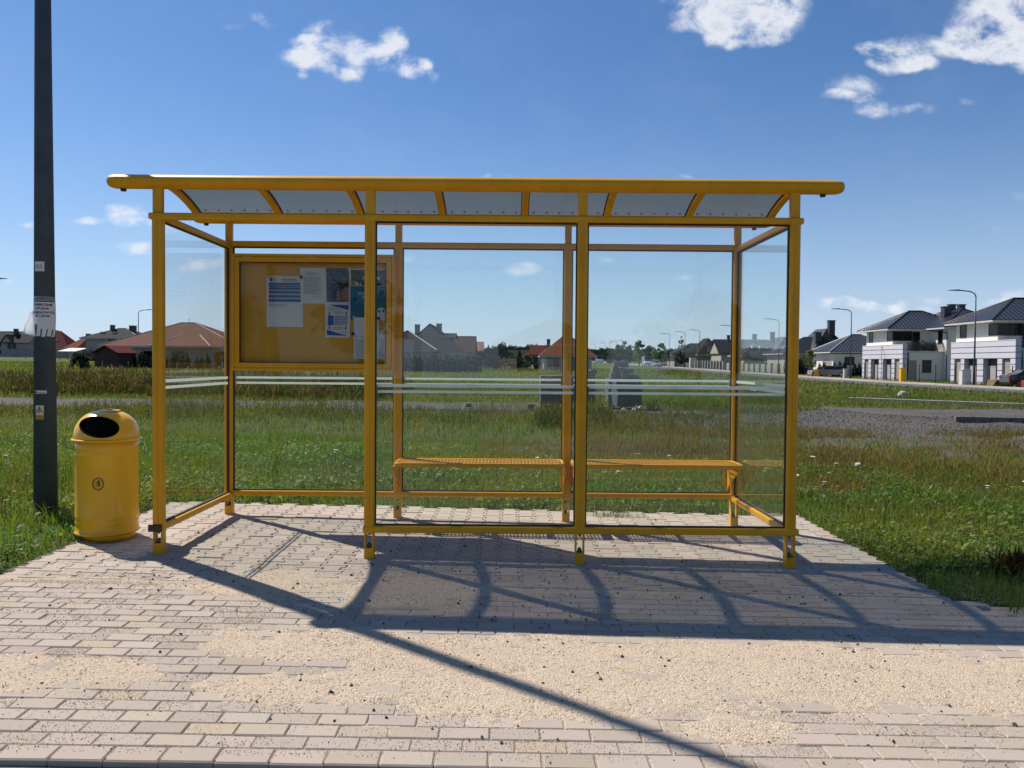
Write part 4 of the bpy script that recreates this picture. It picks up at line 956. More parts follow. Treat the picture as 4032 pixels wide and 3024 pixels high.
# --- near sward
n = 330000; y = 4.9+9.6*rng.random(n)**.85; x = rng.uniform(-9.8, 9.8, n)
gm = gravel_mask(x, y); dn = np.clip(.35+1.1*vnoise(x*.8, y*.8, 51), .2, 1)
k = field_ok(x, y) & inview(x, y) & (rng.random(n) < np.clip(1.15-gm*1.35, .035, 1)*dn)
x, y = x[k], y[k]; gm = gm[k]
edge = np.minimum.reduce([np.where(y < 8.3, np.abs(x-2.84), 9), np.where(y < 8.3, np.abs(x+3.34), 9), np.where(np.abs(x) < 3.4, np.abs(y-8.03), 9)])
h = (.045+.125*rng.random(len(x))**1.6)*(.65+.75*vnoise(x*.7, y*.7, 52))*(.55+.45*sst(0, .5, edge))*(1+.25*(x < -3.4))
nearr = (x > 2.8) & (y < 7.5); h = h*np.where(nearr, .72, 1)
cols = gcols(len(x), x, y, .10+.0*gm); dryk = (gm > .2) & (rng.random(len(x)) < .55); cols[dryk] = np.array([.20, .13, .055])*(.6+.7*rng.random((dryk.sum(), 1)))
grass = blades('grass', x, y, h, .0045+.0055*rng.random(len(x)), cols, .42, 'lush green grass growing round the paved bus stop', 'grass')
# --- broad leaves and clover between the blades
n = 170000; y = 4.95+8.5*rng.random(n)**.8; x = rng.uniform(-9, 9, n)
k = field_ok(x, y, .02) & inview(x, y) & (rng.random(n) < np.clip(1-gravel_mask(x, y)*1.6, 0, 1)*np.clip((vnoise(x*1.1, y*1.1, 61)-.38)*4, .05, 1)); x, y = x[k], y[k]; n = len(x)
zc_ = GH(x, y)+rng.random(n)*.13*(.6+.8*vnoise(x*.7, y*.7, 52))*np.where((x > 2.8) & (y < 7.5), .6, 1)+.01
s_ = .010+.022*rng.random(n)**1.5; a = rng.random(n)*6.283; tl = rng.normal(0, .45, (n, 2))
u = np.stack([np.cos(a), np.sin(a), tl[:, 0]], -1)*s_[:, None]; v = np.stack([-np.sin(a), np.cos(a), tl[:, 1]], -1)*s_[:, None]*.5; c0 = np.stack([x, y, zc_], -1)
V = np.stack([c0-u, c0+v-u*.1, c0+u, c0-v-u*.1], 1).reshape(-1, 3); F = np.arange(n*4)
o = raw_mesh('leafy_ground_cover', V, F, np.full(n, 4), M_blade, col=np.repeat(gcols(n, x, y, .04, (.085, .165, .028)), 4, 0)); tag(o, 'small broad leaves mixed into the grass round the bus stop', 'ground cover', kind='stuff')
# --- middle field
n = 230000; y = 13.5+33*rng.random(n)**1.25; x = rng.uniform(-31, 31, n)
gm = gravel_mask(x, y); k = inview(x, y, 1) & (rng.random(n) < np.clip(1.02-gm*1.25, .012, 1)*np.clip(.4+1.0*vnoise(x*.5, y*.5, 71), .3, 1)) & ~((x > STX0-1) & (y > 40))
x, y = x[k], y[k]; h = (.06+.15*rng.random(len(x))**1.6)*(.45+1.1*vnoise(x*.35, y*.35, 72)); cols = gcols(len(x), x, y, .20, (.085, .125, .028), patch=.25)
dk = (gravel_mask(x, y) > .25) & (rng.random(len(x)) < .5); cols[dk] = np.array([.20, .13, .06])*(.6+.6*rng.random((dk.sum(), 1)))
blades('grass', x, y, h, (.008+.012*rng.random(len(x)))*(y/18), cols, .6, 'rough grass of the vacant field behind the shelter', 'grass')
# --- far field, bigger tufts
n = 120000; y = 44+105*rng.random(n)**1.3; x = rng.uniform(-100, 60, n)
k = inview(x, y, 2) & ~((x > STX0-1.2) & (x < 42.5)) ; x, y = x[k], y[k]
h = (.10+.22*rng.random(len(x)))*(.5+.9*vnoise(x*.12, y*.12, 82)); cols = gcols(len(x), x, y, .15, (.095, .135, .034), patch=.08)
blades('grass', x, y, h, (.03+.04*rng.random(len(x)))*(y/50), cols, .4, 'distant grass of the field reaching to the houses', 'grass')
# --- tall brown and green weeds standing in belts
def weeds(n, x0, x1, y0, y1, hh, w, seed, label, dens=.45, base=(.055, .085, .022), dry=.3, h_dry=0):
    x = rng.uniform(x0, x1, n); y = rng.uniform(y0, y1, n); cl = vnoise(x*.45, y*.45, seed); k = inview(x, y, 1) & (cl > dens); x, y, cl = x[k], y[k], cl[k]
    # several leafy segments per stem: stack short blades up the stem
    X = np.repeat(x, 7)+rng.normal(0, .02, len(x)*7); Y = np.repeat(y, 7)+rng.normal(0, .02, len(x)*7); H = np.repeat(hh*(.45+.6*rng.random(len(x)))*(.5+1.2*(cl-dens)/(1-dens)), 7)
    t = np.tile(np.arange(7)/7, len(x)); z = GH(X, Y)+H*t*.9; c = gcols(len(X), X, Y, .05, base); cd = np.repeat(rng.random(len(x)) < dry, 7); c[cd] = np.array([.105, .065, .032])*(.6+.8*rng.random((cd.sum(), 1)))*(1.6 if h_dry else 1)
    return blades('weeds', X, Y, H*.28, w*(1-.4*t), c, .75, label, 'weeds', z=z)
weeds(17000, -36, -5, 30.5, 44, 1.0, .045, 91, 'tall brown and green weeds in a belt across the field', .40, (.032, .048, .014), .42)
weeds(7000, -24, 6, 18, 24.2, .42, .016, 92, 'ankle-high weeds along the near side of the gravel track', .42)
weeds(17000, 1.2, 14, 9.2, 18.4, .34, .011, 93, 'dry reddish weeds growing out of the dark gravel', .42, (.12, .115, .035), .5, 1)
weeds(900, .6, 2.4, 18, 22, .55, .02, 94, 'dark bushy weeds in front of the block pallets', .30, (.03, .05, .015), .15)
weeds(1500, 4.5, 9.5, 24.5, 30, .55, .02, 95, 'green weeds behind the block pallets', .42, (.06, .11, .02), .1)
weeds(700, -8.5, -4.2, 6.2, 8.6, .42, .012, 96, 'tall seed grass round the foot of the lamp post', .35, (.06, .11, .02), .3)
# dark gravel stones on the bare ground
n = 26000; y = 9+16*rng.random(n)**.9; x = rng.uniform(-12, 16, n); k = (gravel_mask(x, y) > .45) & inview(x, y); x, y = x[k], y[k]
gz = GH(x, y)
stones('gravel', x, y, gz, rng.uniform(.006, .017, len(x))*(y/13), np.array([.108, .102, .096])[None]*rng.uniform(.4, 1.6, (len(x), 1)), 'grey crushed stone on the bare ground behind the shelter')

# yarrow with white flower heads
M_white = mat('white_petals', (.66, .66, .58), .8, var=.05); M_stem = mat('green_stem', (.06, .11, .02), .7); M_dry = mat('dry_seedhead', (.20, .14, .07), .8)
YR = thing('yarrow_plant', 'white flowering yarrow standing in the grass round the bus stop', 'flower', (0, 0, 0), group='yarrow in the grass')
b = MB(); b.tube([(0, 0, 0), (.01, 0, .16), (.014, .006, .30)], .0022, 5); b.tube([(.01, 0, .16), (.04, .01, .27)], .0015, 4)
for k in range(16):
    a = k*2.4; z = .03+k*.013; b.quad((0, 0, z), (.03*math.cos(a), .03*math.sin(a), z+.01), (.045*math.cos(a+.15), .045*math.sin(a+.15), z+.015), (.03*math.cos(a+.3), .03*math.sin(a+.3), z+.01))
b.build('stem', M_stem, YR, split=False)
b = MB()
for k in range(46):
    r = .030*math.sqrt((k+.5)/46); a = k*2.399; b.lathe([(.0048, .300+.004*math.cos(k)), (.0052, .304+.004*math.cos(k)), (.002, .308)], .014+r*math.cos(a), .006+r*math.sin(a), 5)
b.build('flower_head', M_white, YR, split=False)
b = MB()
for k in range(16):
    r = .017*math.sqrt((k+.5)/16); a = k*2.399; b.lathe([(.0045, .268), (.005, .272), (.002, .276)], .04+r*math.cos(a), .01+r*math.sin(a), 5)
b.build('flower_head', M_white, YR, split=False)
yr = [(-1.7, 9.1), (-.9, 8.8), (-.75, 8.75), (-.6, 8.9), (-.15, 9.0), (.35, 10.6), (2.9, 9.2), (3.3, 9.4), (3.2, 8.9), (3.45, 8.9), (3.7, 9.6), (4.2, 10.5), (4.35, 10.2), (4.0, 10.9), (5.2, 8.9), (5.6, 8.7), (5.5, 8.3), (5.9, 8.4), (5.35, 8.1), (6.3, 8.1), (6.5, 8.0), (3.05, 8.9), (-5.9, 9.6), (1.25, 9.5), (1.7, 10.8), (2.2, 11.3), (2.6, 10.1), (-2.2, 10.2)]
for i, (x, y) in enumerate(yr):
    o = YR if i == 0 else copy_tree(YR)
    o.location = (x, y, tz(x, y)); o.rotation_euler = (rng.normal(0, .12), rng.normal(0, .12), rng.random()*6); sc_ = .75+.45*rng.random(); o.scale = (sc_*.95, sc_*.95, sc_*.85)
# tuft between the pavers inside the shelter
x0, y0 = .98, 7.76; n = 240; x = x0+rng.normal(0, .12, n); y = y0+rng.normal(0, .05, n)
blades('grass_tuft', x, y, .02+.06*rng.random(n), .004*np.ones(n), gcols(n, x, y, .2, (.08, .13, .03)), .9, 'thin tuft of grass growing between the stones inside the shelter', 'grass tuft', kind='thing')
del bpy.data.objects['grass_tuft']['kind']
for (x0, y0, sx__, n, lab) in ((3.15, 9.2, .2, 200, 'pale green leafy clump beside the front corner of the slab'),):
    pass
# dead weed clump by the kerb edge
x0, y0 = 3.78, 5.90; n = 700; x = x0+rng.normal(0, .10, n); y = y0+rng.normal(0, .07, n); c = np.array([.075, .042, .022])[None]*(.5+1.1*rng.random((n, 1)))
blades('dead_weed_clump', x, y, .08+.16*rng.random(n), .010+.012*rng.random(n), c, .8, 'brown withered weed clump lying in the shaded grass', 'dead weeds', kind='x'); del bpy.data.objects['dead_weed_clump']['kind']

# ================================================================== PALLETS OF CONCRETE BLOCKS
M_block = mat('concrete_block', (.12, .12, .125), .92, var=.12, vscale=4, bump=.3, bscale=40)
M_block2 = mat('concrete_block_light', (.23, .19, .165), .92, var=.12, vscale=4, bump=.3, bscale=40)
M_plas = mat('white_plastic', (.62, .61, .58), .45, var=.05); M_wood = mat('raw_timber', (.30, .22, .13), .85, var=.15)
def blk(name, x, y, z, sx_, sy2, sz, rz, m, label, grp='concrete blocks on the pallets'):
    t = MB(); c, s_ = math.cos(rz), math.sin(rz)
    t.v = []; t.box(-sx_/2, sx_/2, -sy2/2, sy2/2, 0, sz); t.v = [(u*c-v*s_, u*s_+v*c, w) for u, v, w in t.v]
    o = t.build(name, m, None, bevel=.012); o.location = (x, y, z); tag(o, label, 'block', grp); return o
def stack(x, y, w, d, h, rows, label, m):
    z = tz(x, y)-.02; b = MB(); rh = (h-.12)/rows
    r = random.Random(int(x*10)); t = thing('block_pallet', label, 'pallet', (x, y, z))
    p_ = MB()
    for xx in (-w/2+.05, 0, w/2-.05): p_.box(x+xx-.05, x+xx+.05, y-d/2, y+d/2, z, z+.10)
    p_.box(x-w/2, x+w/2, y-d/2, y+d/2, z+.10, z+.12); p_.build('pallet', M_wood, t, split=False)
    for k in range(rows):
        nb = 3; zz = z+.12+k*rh
        for i in range(nb): x0 = x-w/2+w*i/nb; b.box(x0+.004, x0+w/nb-.004, y-d/2+r.uniform(-.008, .008), y+d/2, zz+.003, zz+rh-.003)
    b.build('block_courses', m, t, bevel=.008, split=False); return z+h
zt = stack(1.60, 28, 1.18, .95, 1.07, 5, 'tall square pallet of dark grey concrete slabs, the one without loose blocks', M_block)
zb_ = stack(2.72, 29.5, .62, .9, 1.03, 5, 'narrow pallet of dark grey blocks with a few loose ones on top', M_block)
zc2 = stack(3.72, 27, 1.10, .95, 1.02, 5, 'pallet of grey blocks with a heap of brown blocks on top', M_block)
for i, (x, w, z, hh) in enumerate(((2.50, .36, 0, .18), (2.74, .26, .0, .20), (2.92, .22, 0, .13), (2.95, .24, .13, .13), (2.48, .2, .18, .1))):
    blk('concrete_block', x, 29.3, zb_+z, w, .22, hh, .06*i, M_block, 'loose dark block on top of the narrow pallet', 'loose blocks on the narrow pallet')
hb = [(3.40, 0, .16, .18), (3.58, 0, .22, .20), (3.84, 0, .2, .18), (4.02, 0, .20, .14), (4.18, 0, .18, .12), (3.48, .20, .20, .18), (3.70, .19, .20, .16), (3.95, .18, .26, .14), (3.56, .38, .24, .19), (3.80, .36, .24, .19)]
for i, (x, z, w, hh) in enumerate(hb):
    blk('concrete_block', x-.06, 26.8+.12*(i % 2), zc2+z, w, .24, hh, .10*math.sin(i*3), M_block2, 'brown block in the heap on the pallet nearest the dark mound', 'brown blocks heaped on a pallet')
def rag(name, x, y, z, sx_, sy2, sz, label, m, seed=1, cat='plastic scrap', n=9):
    r = random.Random(seed); t = MB(); vs = []; fs = []
    for j in range(n+1):
        for i in range(n+1): vs.append((x+sx_*(i/n-.5)+r.uniform(-.1, .1)*sx_, y+sy2*(j/n-.5), z+sz*abs(math.sin(i*1.7+seed)*math.cos(j*1.3+seed*2))*(1-abs(2*i/n-1)**2)+r.random()*sz*.2))
    for j in range(n):
        for i in range(n): a = j*(n+1)+i; fs.append((a, a+1, a+n+2, a+n+1))
    t.add(vs, fs); o = t.build(name, m, None); so = o.modifiers.new('t', 'SOLIDIFY'); so.thickness = .004; tag(o, label, cat); return o
rag('plastic_sheet', 2.15, 26.2, tz(2.2, 26)+.02, .34, .3, .22, 'crumpled white plastic lying at the foot of the slab pallet', M_plas, 2)
rag('plastic_sheet', 3.95, 25.2, tz(4, 25)+.02, .42, .3, .20, 'crumpled white plastic in front of the heaped pallet', M_plas, 3)
rag('plastic_sheet', 3.55, 25.6, tz(4, 25)+.02, .16, .2, .10, 'small white plastic scrap beside the crumpled one', M_plas, 4)
b = MB(); x, y, z = 3.30, 26.4, tz(3.3, 26.4)
b.add([(x, y, z+.95), (x+.10, y-.02, z+.95), (x+.16, y-.05, z+.5), (x+.13, y-.07, z+.08), (x+.0, y-.06, z+.16), (x-.05, y-.04, z+.5)], [(0, 1, 2, 5), (2, 3, 4, 5)])
o = b.build('plastic_strap', M_plas, None); so = o.modifiers.new('t', 'SOLIDIFY'); so.thickness = .01; tag(o, 'torn white wrapping hanging down the heaped pallet', 'plastic wrapping')
blk('concrete_block', .62, 25.2, tz(.6, 25), .23, .2, .20, .2, M_block, 'lone grey block on the ground near the slab pallet', None)
blk('concrete_block', -1.38, 26.5, tz(-1.4, 26), .2, .2, .14, .4, M_block2, 'pale broken block lying by the gravel track', None)
b = MB(); b.lathe([(.20, 0), (.26, .12), (.20, .27), (.08, .33), (.01, .34)], 0, 0, 9, 1, .8); o = b.build('boulder', M_conc, None, bevel=.03); o.location = (19.2, 40, tz(19.2, 40)); tag(o, 'pale boulder lying in the grass beside the street', 'boulder')
# concrete kerbs lying in the field
def kerb_line(p0, p1, w, h, n, label, m=M_conc):
    b = MB(); d = Vector((p1[0]-p0[0], p1[1]-p0[1], 0)); L_ = d.length; d.normalize(); q = Vector((-d.y, d.x, 0))*w/2
    for i in range(n):
        a = Vector((p0[0], p0[1], 0))+d*(L_*i/n+.004); c = Vector((p0[0], p0[1], 0))+d*(L_*(i+1)/n-.004); z = tz((a.x+c.x)/2, (a.y+c.y)/2)
        vs = [(a-q), (c-q), (c+q), (a+q)]; b.add([(v.x, v.y, z-.1) for v in vs]+[(v.x, v.y, z+h) for v in vs], [(0,3,2,1),(4,5,6,7),(0,1,5,4),(1,2,6,5),(2,3,7,6),(3,0,4,7)])
    o = b.build('concrete_kerb', m, None, bevel=.01); tag(o, label, 'kerb'); return o
kerb_line((15.0, 36.2), (21.5, 30.6), .30, .13, 9, 'pale concrete kerb running through the grass towards the street')
kerb_line((12.3, 22.6), (16.8, 22.3), .12, .15, 5, 'dark low concrete edging beside the gravel track', mat('old_concrete', (.13, .125, .12), .9, var=.2))  # concrete colour darkened to carry the shade on its near face

# ================================================================== BUILDINGS
def roofmesh(b_name, faces, m, parent, thick=.12):
    vs = []; fl = []; lt = []; uv = []
    for f in faces:
        P = [Vector(p) for p in f]; nrm = (P[1]-P[0]).cross(P[2]-P[0])
        if nrm.z < 0: P = P[::-1]; nrm = -nrm
        nrm.normalize(); hdir = Vector((0, 0, 1)).cross(nrm)
        hdir = hdir.normalized() if hdir.length > 1e-4 else Vector((1, 0, 0)); sdir = nrm.cross(hdir)
        for p in P: fl.append(len(vs)); vs.append(p); uv.append((p.dot(hdir), p.dot(sdir)))
        lt.append(len(P))
    me = bpy.data.meshes.new(b_name); pf_ = []; k = 0
    for q in lt: pf_.append(tuple(range(k, k+q))); k += q
    me.from_pydata([tuple(v) for v in vs], [], pf_); ul = me.uv_layers.new(name='UVMap')
    for i, l in enumerate(me.loops): ul.data[i].uv = uv[l.vertex_index]
    me.materials.append(m); me.polygons.foreach_set('use_smooth', [False]*len(me.polygons))
    o = bpy.data.objects.new(b_name, me); COL.objects.link(o); o.parent = parent
    so = o.modifiers.new('t', 'SOLIDIFY'); so.thickness = thick; so.offset = -1
    return o
M_wwhite = mat('white_render', (.68, .66, .62), .85, var=.03, vscale=.6)
M_wlil = mat('grey_lilac_render', (.50, .50, .56), .85, var=.03, vscale=.6)
M_wgrey = mat('grey_render', (.32, .31, .31), .85, var=.08, vscale=.8)
M_wbeige = mat('beige_render', (.42, .36, .29), .85, var=.06, vscale=.8)
M_wtaupe = mat('taupe_render', (.30, .25, .22), .85, var=.05)
M_wdk = mat('dark_panel', (.035, .034, .038), .5, var=.05)
M_win = mat('window_glass', (.008, .010, .012), .10, var=.02, spec=.25)
M_wfr = mat('window_frame_dark', (.025, .025, .028), .4); M_wfw = mat('window_frame_white', (.6, .6, .58), .5)
M_tdk = tilemat('anthracite_tiles', (.030, .031, .035), .30, 2.3, 2.3, .13, .6)
M_tdf = tilemat('weathered_dark_tiles', (.034, .034, .038), .8, 2.6, 2.4, .012, .06)
M_tgl = tilemat('glossy_black_tiles', (.014, .014, .015), .45, 2.4, 2.3, .04, .4)
M_tor = tilemat('terracotta_tiles', (.145, .062, .045), .8, 2.6, 2.4, .02, .08)
M_tor2 = tilemat('orange_tiles', (.19, .055, .025), .8, 3.4, 3.0, .015, .08)
M_trd = tilemat('dark_red_tiles', (.11, .022, .018), .8, 3.4, 3.0, .015, .06)
M_tbr = tilemat('mottled_brown_tiles', (.085, .05, .042), .8, 3.4, 3.0, .015, .06)
M_tgr = tilemat('grey_tiles', (.034, .034, .038), .8, 2.6, 2.4, .012, .06)
M_fas = mat('fascia_white', (.55, .54, .52), .6); M_ridge = mat('ridge_pale', (.45, .40, .36), .5); M_chim = mat('chimney_brick', (.10, .075, .065), .8, var=.15)
M_metal = mat('dark_metal', (.03, .032, .036), .45, metal=.3)
class House:
    def __init__(s, name, label, x, y, rz=0, group=None, z=None):
        s.r = thing(name, label, 'house', (x, y, tz(x, y) if z is None else z), rz, group); ORG[s.r.name] = Vector((0, 0, 0))
    def wall(s, x0, x1, y0, y1, z1, m=M_wwhite, z0=-.6, name='wall'):
        b = MB(); b.box(x0, x1, y0, y1, z0, z1); return b.build(name, m, s.r)
    def hip(s, x0, x1, y0, y1, z, h, m, ix=None, axis=None, gable=False, soffit=True, wallm=None, ridge=False, iy=None):
        w, d = x1-x0, y1-y0; axis = axis or ('x' if w >= d else 'y'); xm, ym = (x0+x1)/2, (y0+y1)/2; zr = z+h
        a, b_, c, e = (x0, y0, z), (x1, y0, z), (x1, y1, z), (x0, y1, z)
        if axis == 'x': i = 0 if gable else (d/2 if ix is None else ix); i = min(i, w/2-.05); p, q = (x0+i, ym, zr), (x1-i, ym, zr); F = [(a, b_, q, p), (b_, c, q), (c, e, p, q), (e, a, p)]
        else: i = 0 if gable else (w/2 if ix is None else ix); i = min(i, d/2-.05); p, q = (xm, y0+i, zr), (xm, y1-i, zr); F = [(a, b_, p), (b_, c, q, p), (c, e, q), (e, a, p, q)]
        if gable: F = [f for f in F if len(f) == 4]
        o = roofmesh('roof', F, m, s.r)
        if gable:
            g = MB(); o_ = .35
            if axis == 'x': 
                for xx in (x0+o_, x1-o_-.2): g.prismx([(y0+o_, z+.0), (y1-o_, z+.0), (ym, zr-.2)], xx, xx+.2)
            else:
                for yy in (y0+o_, y1-o_-.2): g.prismy([(x0+o_, z+.0), (x1-o_, z+.0), (xm, zr-.2)], yy, yy+.2)
            g.build('gable_wall', wallm or M_wwhite, s.r)
        elif soffit:
            g = MB(); g.box(x0+.03, x1-.03, y0+.03, y1-.03, z-.20, z-.02); g.build('fascia', M_fas if wallm is None else wallm, o)
        if ridge and not gable:
            g = MB(); ends = (a, e) if axis == 'x' else (a, b_); g.tube([p, q], .09, 6)
            for u, v in ((a, p), (b_, q if axis == 'x' else p), (c, q), (e, p if axis == 'x' else q)): g.tube([u, v], .09, 6)
            g.build('ridge_tiles', M_ridge if ridge == 1 else m, o, split=False)
        return o
    def win(s, face, a0, a1, z0, z1, at_, fr=M_wfr, n=1, gl=M_win):
        b = MB(); g = MB(); t = .06
        def bx_(mb, u0, u1, w0, w1, p0, p1):
            if face == 'y': mb.box(u0, u1, at_-p1, at_-p0, w0, w1)
            else: mb.box(at_-p1, at_-p0, u0, u1, w0, w1)
        bx_(b, a0-t, a1+t, z0-t, z0, 0, .05); bx_(b, a0-t, a1+t, z1, z1+t, 0, .05); bx_(b, a0-t, a0, z0, z1, 0, .05); bx_(b, a1, a1+t, z0, z1, 0, .05)
        for k in range(1, n): u = a0+(a1-a0)*k/n; bx_(b, u-.03, u+.03, z0, z1, 0, .05)
        o = b.build('window', fr, s.r, split=False); bx_(g, a0, a1, z0, z1, -.0, .02); g.build('pane', gl, o); return o
    def box(s, name, x0, x1, y0, y1, z0, z1, m, parent=None):
        b = MB(); b.box(x0, x1, y0, y1, z0, z1); return b.build(name, m, parent or s.r)
    def chim(s, x, y, z0, z1, w=.6, m=M_chim, d=None):
        b = MB(); d = d or w; b.box(x-w/2, x+w/2, y-d/2, y+d/2, z0, z1); b.box(x-w/2-.08, x+w/2+.08, y-d/2-.08, y+d/2+.08, z1, z1+.10); return b.build('chimney', m, s.r)

def villa(label, X, Y):
    h = House('white_house', label, X, Y, 0, 'white modern houses along the street'); r = h.r
    # street screen wall with openings (runs along y, 0.5 thick)
    T = .52; spans = [(0, .7, 1), (.7, 1.9, 2), (1.9, 2.6, 1), (2.6, 4.8, 3), (4.8, 5.8, 1), (5.8, 7.95, 3), (7.95, 8.55, 1), (8.55, 9.7, 2), (9.7, 10.35, 1)]
    b = MB(); b.box(0, T, 0, 10.35, 2.42, 4.0); o = h.box('screen_wall', 0, T, 0, 10.35, 2.42, 4.0, M_wlil)
    g = MB()
    for z in (2.42, 2.95, 3.48): g.box(-.012, T+.0, -.012, 10.362, z-.025, z+.025)
    for (a, c, k) in spans:
        if k == 1:
            h.box('pier', 0, T, a, c, -.5, 2.395, M_wlil)
            for z in (.25, .8, 1.35, 1.9): g.box(-.012, .1, a-.012, c+.012, z-.025, z+.025)
        elif k == 2: h.box('recess_panel', .18, T, a+.005, c-.005, -.5, 2.41, M_wtaupe)
        else:
            h.box('doorway', .46, T+.3, a+.005, c-.005, -.5, 2.41, M_wdk); h.box('door', .40, .458, a+.9, c-.05, -.1, 1.75, M_wgrey)
    g.build('grey_bands', M_wdk, o, split=False)
    h.box('coping', -.03, T+.03, -.03, 10.38, 4.0, 4.05, M_wwhite)
    h.wall(T+.32, 4.6, 0.25, 10.2, 3.13); h.wall(.45, 9.5, 3.4, 10.3, 5.85, name='upper_wall', z0=3.14)
    h.wall(4.62, 11.5, -.6, 10.1, 5.84, name='wing_wall')
    h.box('balcony_slab', T+.01, 4.61, .15, 3.39, 3.14, 3.30, M_fas)
    b = MB()
    b.box(T+.02, 4.6, .18, .22, 4.18, 4.22); b.box(T+.02, 4.6, .18, .22, 3.34, 3.37)
    for k in range(41): x = T+.03+k*(4.55-T)/40; b.box(x-.025, x+.025, .19, .21, 3.37, 4.18)
    b.build('balcony_railing', M_metal, r, split=False)
    h.hip(-.45, 9.9, 2.7, 11.0, 5.9, 2.25, M_tdk, ix=4.4, axis='x', ridge=2)
    h.hip(3.8, 12.3, -1.4, 10.9, 5.93, 2.3, M_tdk, axis='y', ridge=2)
    h.win('x', 3.42, 4.7, 4.55, 5.55, .448); h.win('y', .47, 2.6, 4.55, 5.55, 3.398, n=2); h.win('y', 2.75, 3.5, 3.4, 5.5, 3.398)
    h.win('x', 8.5, 9.5, 4.5, 5.6, .448); h.win('x', .5, 1.3, 4.2, 5.6, 4.618); h.win('x', .4, 1.0, .9, 2.4, T+.318)
    h.win('y', 2.35, 3.25, .95, 2.25, .248); h.win('y', .95, 1.6, .0, 2.2, .248, fr=M_wtaupe, gl=M_wtaupe); h.win('y', 6.2, 7.6, 4.4, 5.5, -.602, n=2); h.win('y', 6.2, 8.2, .8, 2.3, -.602, n=2)
    h.chim(6.4, 3.2, 6.6, 8.35, .8, M_wdk); h.chim(8.0, 5.0, 7.3, 8.75, .65, M_wdk); h.chim(9.1, 5.0, 7.3, 8.75, .65, M_wdk)
    b = MB(); b.tube([(3.8, 2.6, 5.75), (4.3, 2.0, 5.6), (4.5, -.68, 5.3)], .05, 8); b.tube([(4.50, -.70, 5.4), (4.50, -.70, -.2)], .05, 8); b.build('downpipe', M_metal, r, split=False)
    # balcony plants
    n = 900; cx = rng.choice([1.5, 2.4, 2.9, 3.6], n); v = np.stack([cx+rng.normal(0, .22, n), .55+rng.normal(0, .15, n), 3.35+np.abs(rng.normal(.35, .32, n))], -1); d = rng.normal(0, .07, (n, 3)); e = rng.normal(0, .07, (n, 3))
    o = raw_mesh('balcony_plants', np.stack([v-d, v+e, v+d], 1).reshape(-1, 3), np.arange(n*3), np.full(n, 3), M_leafdk, col=np.repeat(np.array([.02, .035, .012])[None]*(.5+rng.random((n, 1))), 3, 0)); o.parent = r
    return r
M_leafdk = attrmat('leaves', .6, transl=.25, spec=.2)
va = villa('white modern house with the bungalow beyond it and a plant-filled balcony over its doorway', 43.3, 90.4)
vb = villa('nearest white modern house, the one with the dark saloon parked before it', 43.5, 70.5)
b_ = House('bungalow', 'cream bungalow with a garage opening and dark hipped roof behind the grey estate car', 43.3, 109.9)
b_.wall(0, 9, 0, 7.2, 3.05, M_wwhite); b_.hip(-.75, 9.8, -.8, 7.9, 3.35, 2.45, M_tdk, ix=4.6, axis='x', ridge=1)
b_.win('x', .5, 3.5, -.3, 2.2, -.002, fr=M_wwhite, gl=M_wtaupe); b_.win('y', 1.6, 2.8, 1.6, 2.6, -.002, n=1); b_.win('y', 5, 6.4, 1.4, 2.6, -.002, n=2)
h = House('house', 'low house with glinting black tiles and a tall dark chimney behind the bungalow', 42.6, 127)
h.wall(0, 11, 0, 9, 3.1, M_wbeige); h.hip(-.6, 11.6, -.6, 9.6, 3.2, 2.7, M_tgl, axis='x'); h.hip(3.6, 10.6, -1.2, 9.6, 3.25, 3.9, M_tgl, ix=3.0, axis='y'); h.chim(7.6, 1.4, 5.2, 8.3, .9, M_wdk); h.chim(5.2, .6, 4.0, 6.4, .9, M_wdk); h.win('y', 1.2, 2.4, 1.0, 2.2, -.002); h.win('y', 7.6, 8.6, 1.4, 2.3, -.002)
h = House('house', 'house with two small roof windows seen through the glass of the shelter end wall', 42.8, 150)
h.wall(0, 10, 0, 9, 3.0, M_wbeige); h.hip(-.6, 10.8, -.6, 9.6, 2.9, 3.0, M_tdk, axis='x'); h.hip(4.6, 10.9, -1.6, 9.6, 2.95, 3.4, M_tgl, ix=2.6, axis='y'); h.chim(6.4, 4.0, 5.2, 7.2, .7, M_wdk); h.chim(3.2, 4.6, 5.2, 6.8, .7, M_wdk)
for xx in (1.8, 3.2): h.box('roof_window', xx, xx+.9, 1.3, 2.2, 4.0, 4.62, M_fas)
h.win('y', 2, 3.4, .9, 2.2, -.002, n=2); h.win('y', 6, 7.4, .9, 2.2, -.002, n=2)
h = House('house', 'large dark hipped bungalow behind the white pillar fence', 40.6, 203)
h.wall(0, 13.6, 0, 10, 3.0, M_wgrey); h.hip(-1.0, 14.8, -1.0, 11, 3.0, 3.0, M_tdf, axis='x'); h.hip(5, 12.5, -2.5, 11, 3.05, 4.2, M_tdf, ix=4, axis='y'); h.win('y', 2, 3.6, .8, 2.1, -.002); h.win('y', 9, 11, .8, 2.1, -.002, n=2)
h = House('house', 'house with a strongly glinting tiled roof and one stub chimney beyond the fence', 45.5, 177)
h.wall(0, 9, 0, 9, 3.2, M_wbeige); h.hip(-.7, 9.8, -.7, 9.7, 3.3, 3.2, M_tgl, axis='x', gable=True, wallm=M_wbeige); h.chim(2.6, 4, 5.6, 7.3, .6); h.win('y', 2, 3.6, .8, 2.1, -.002)
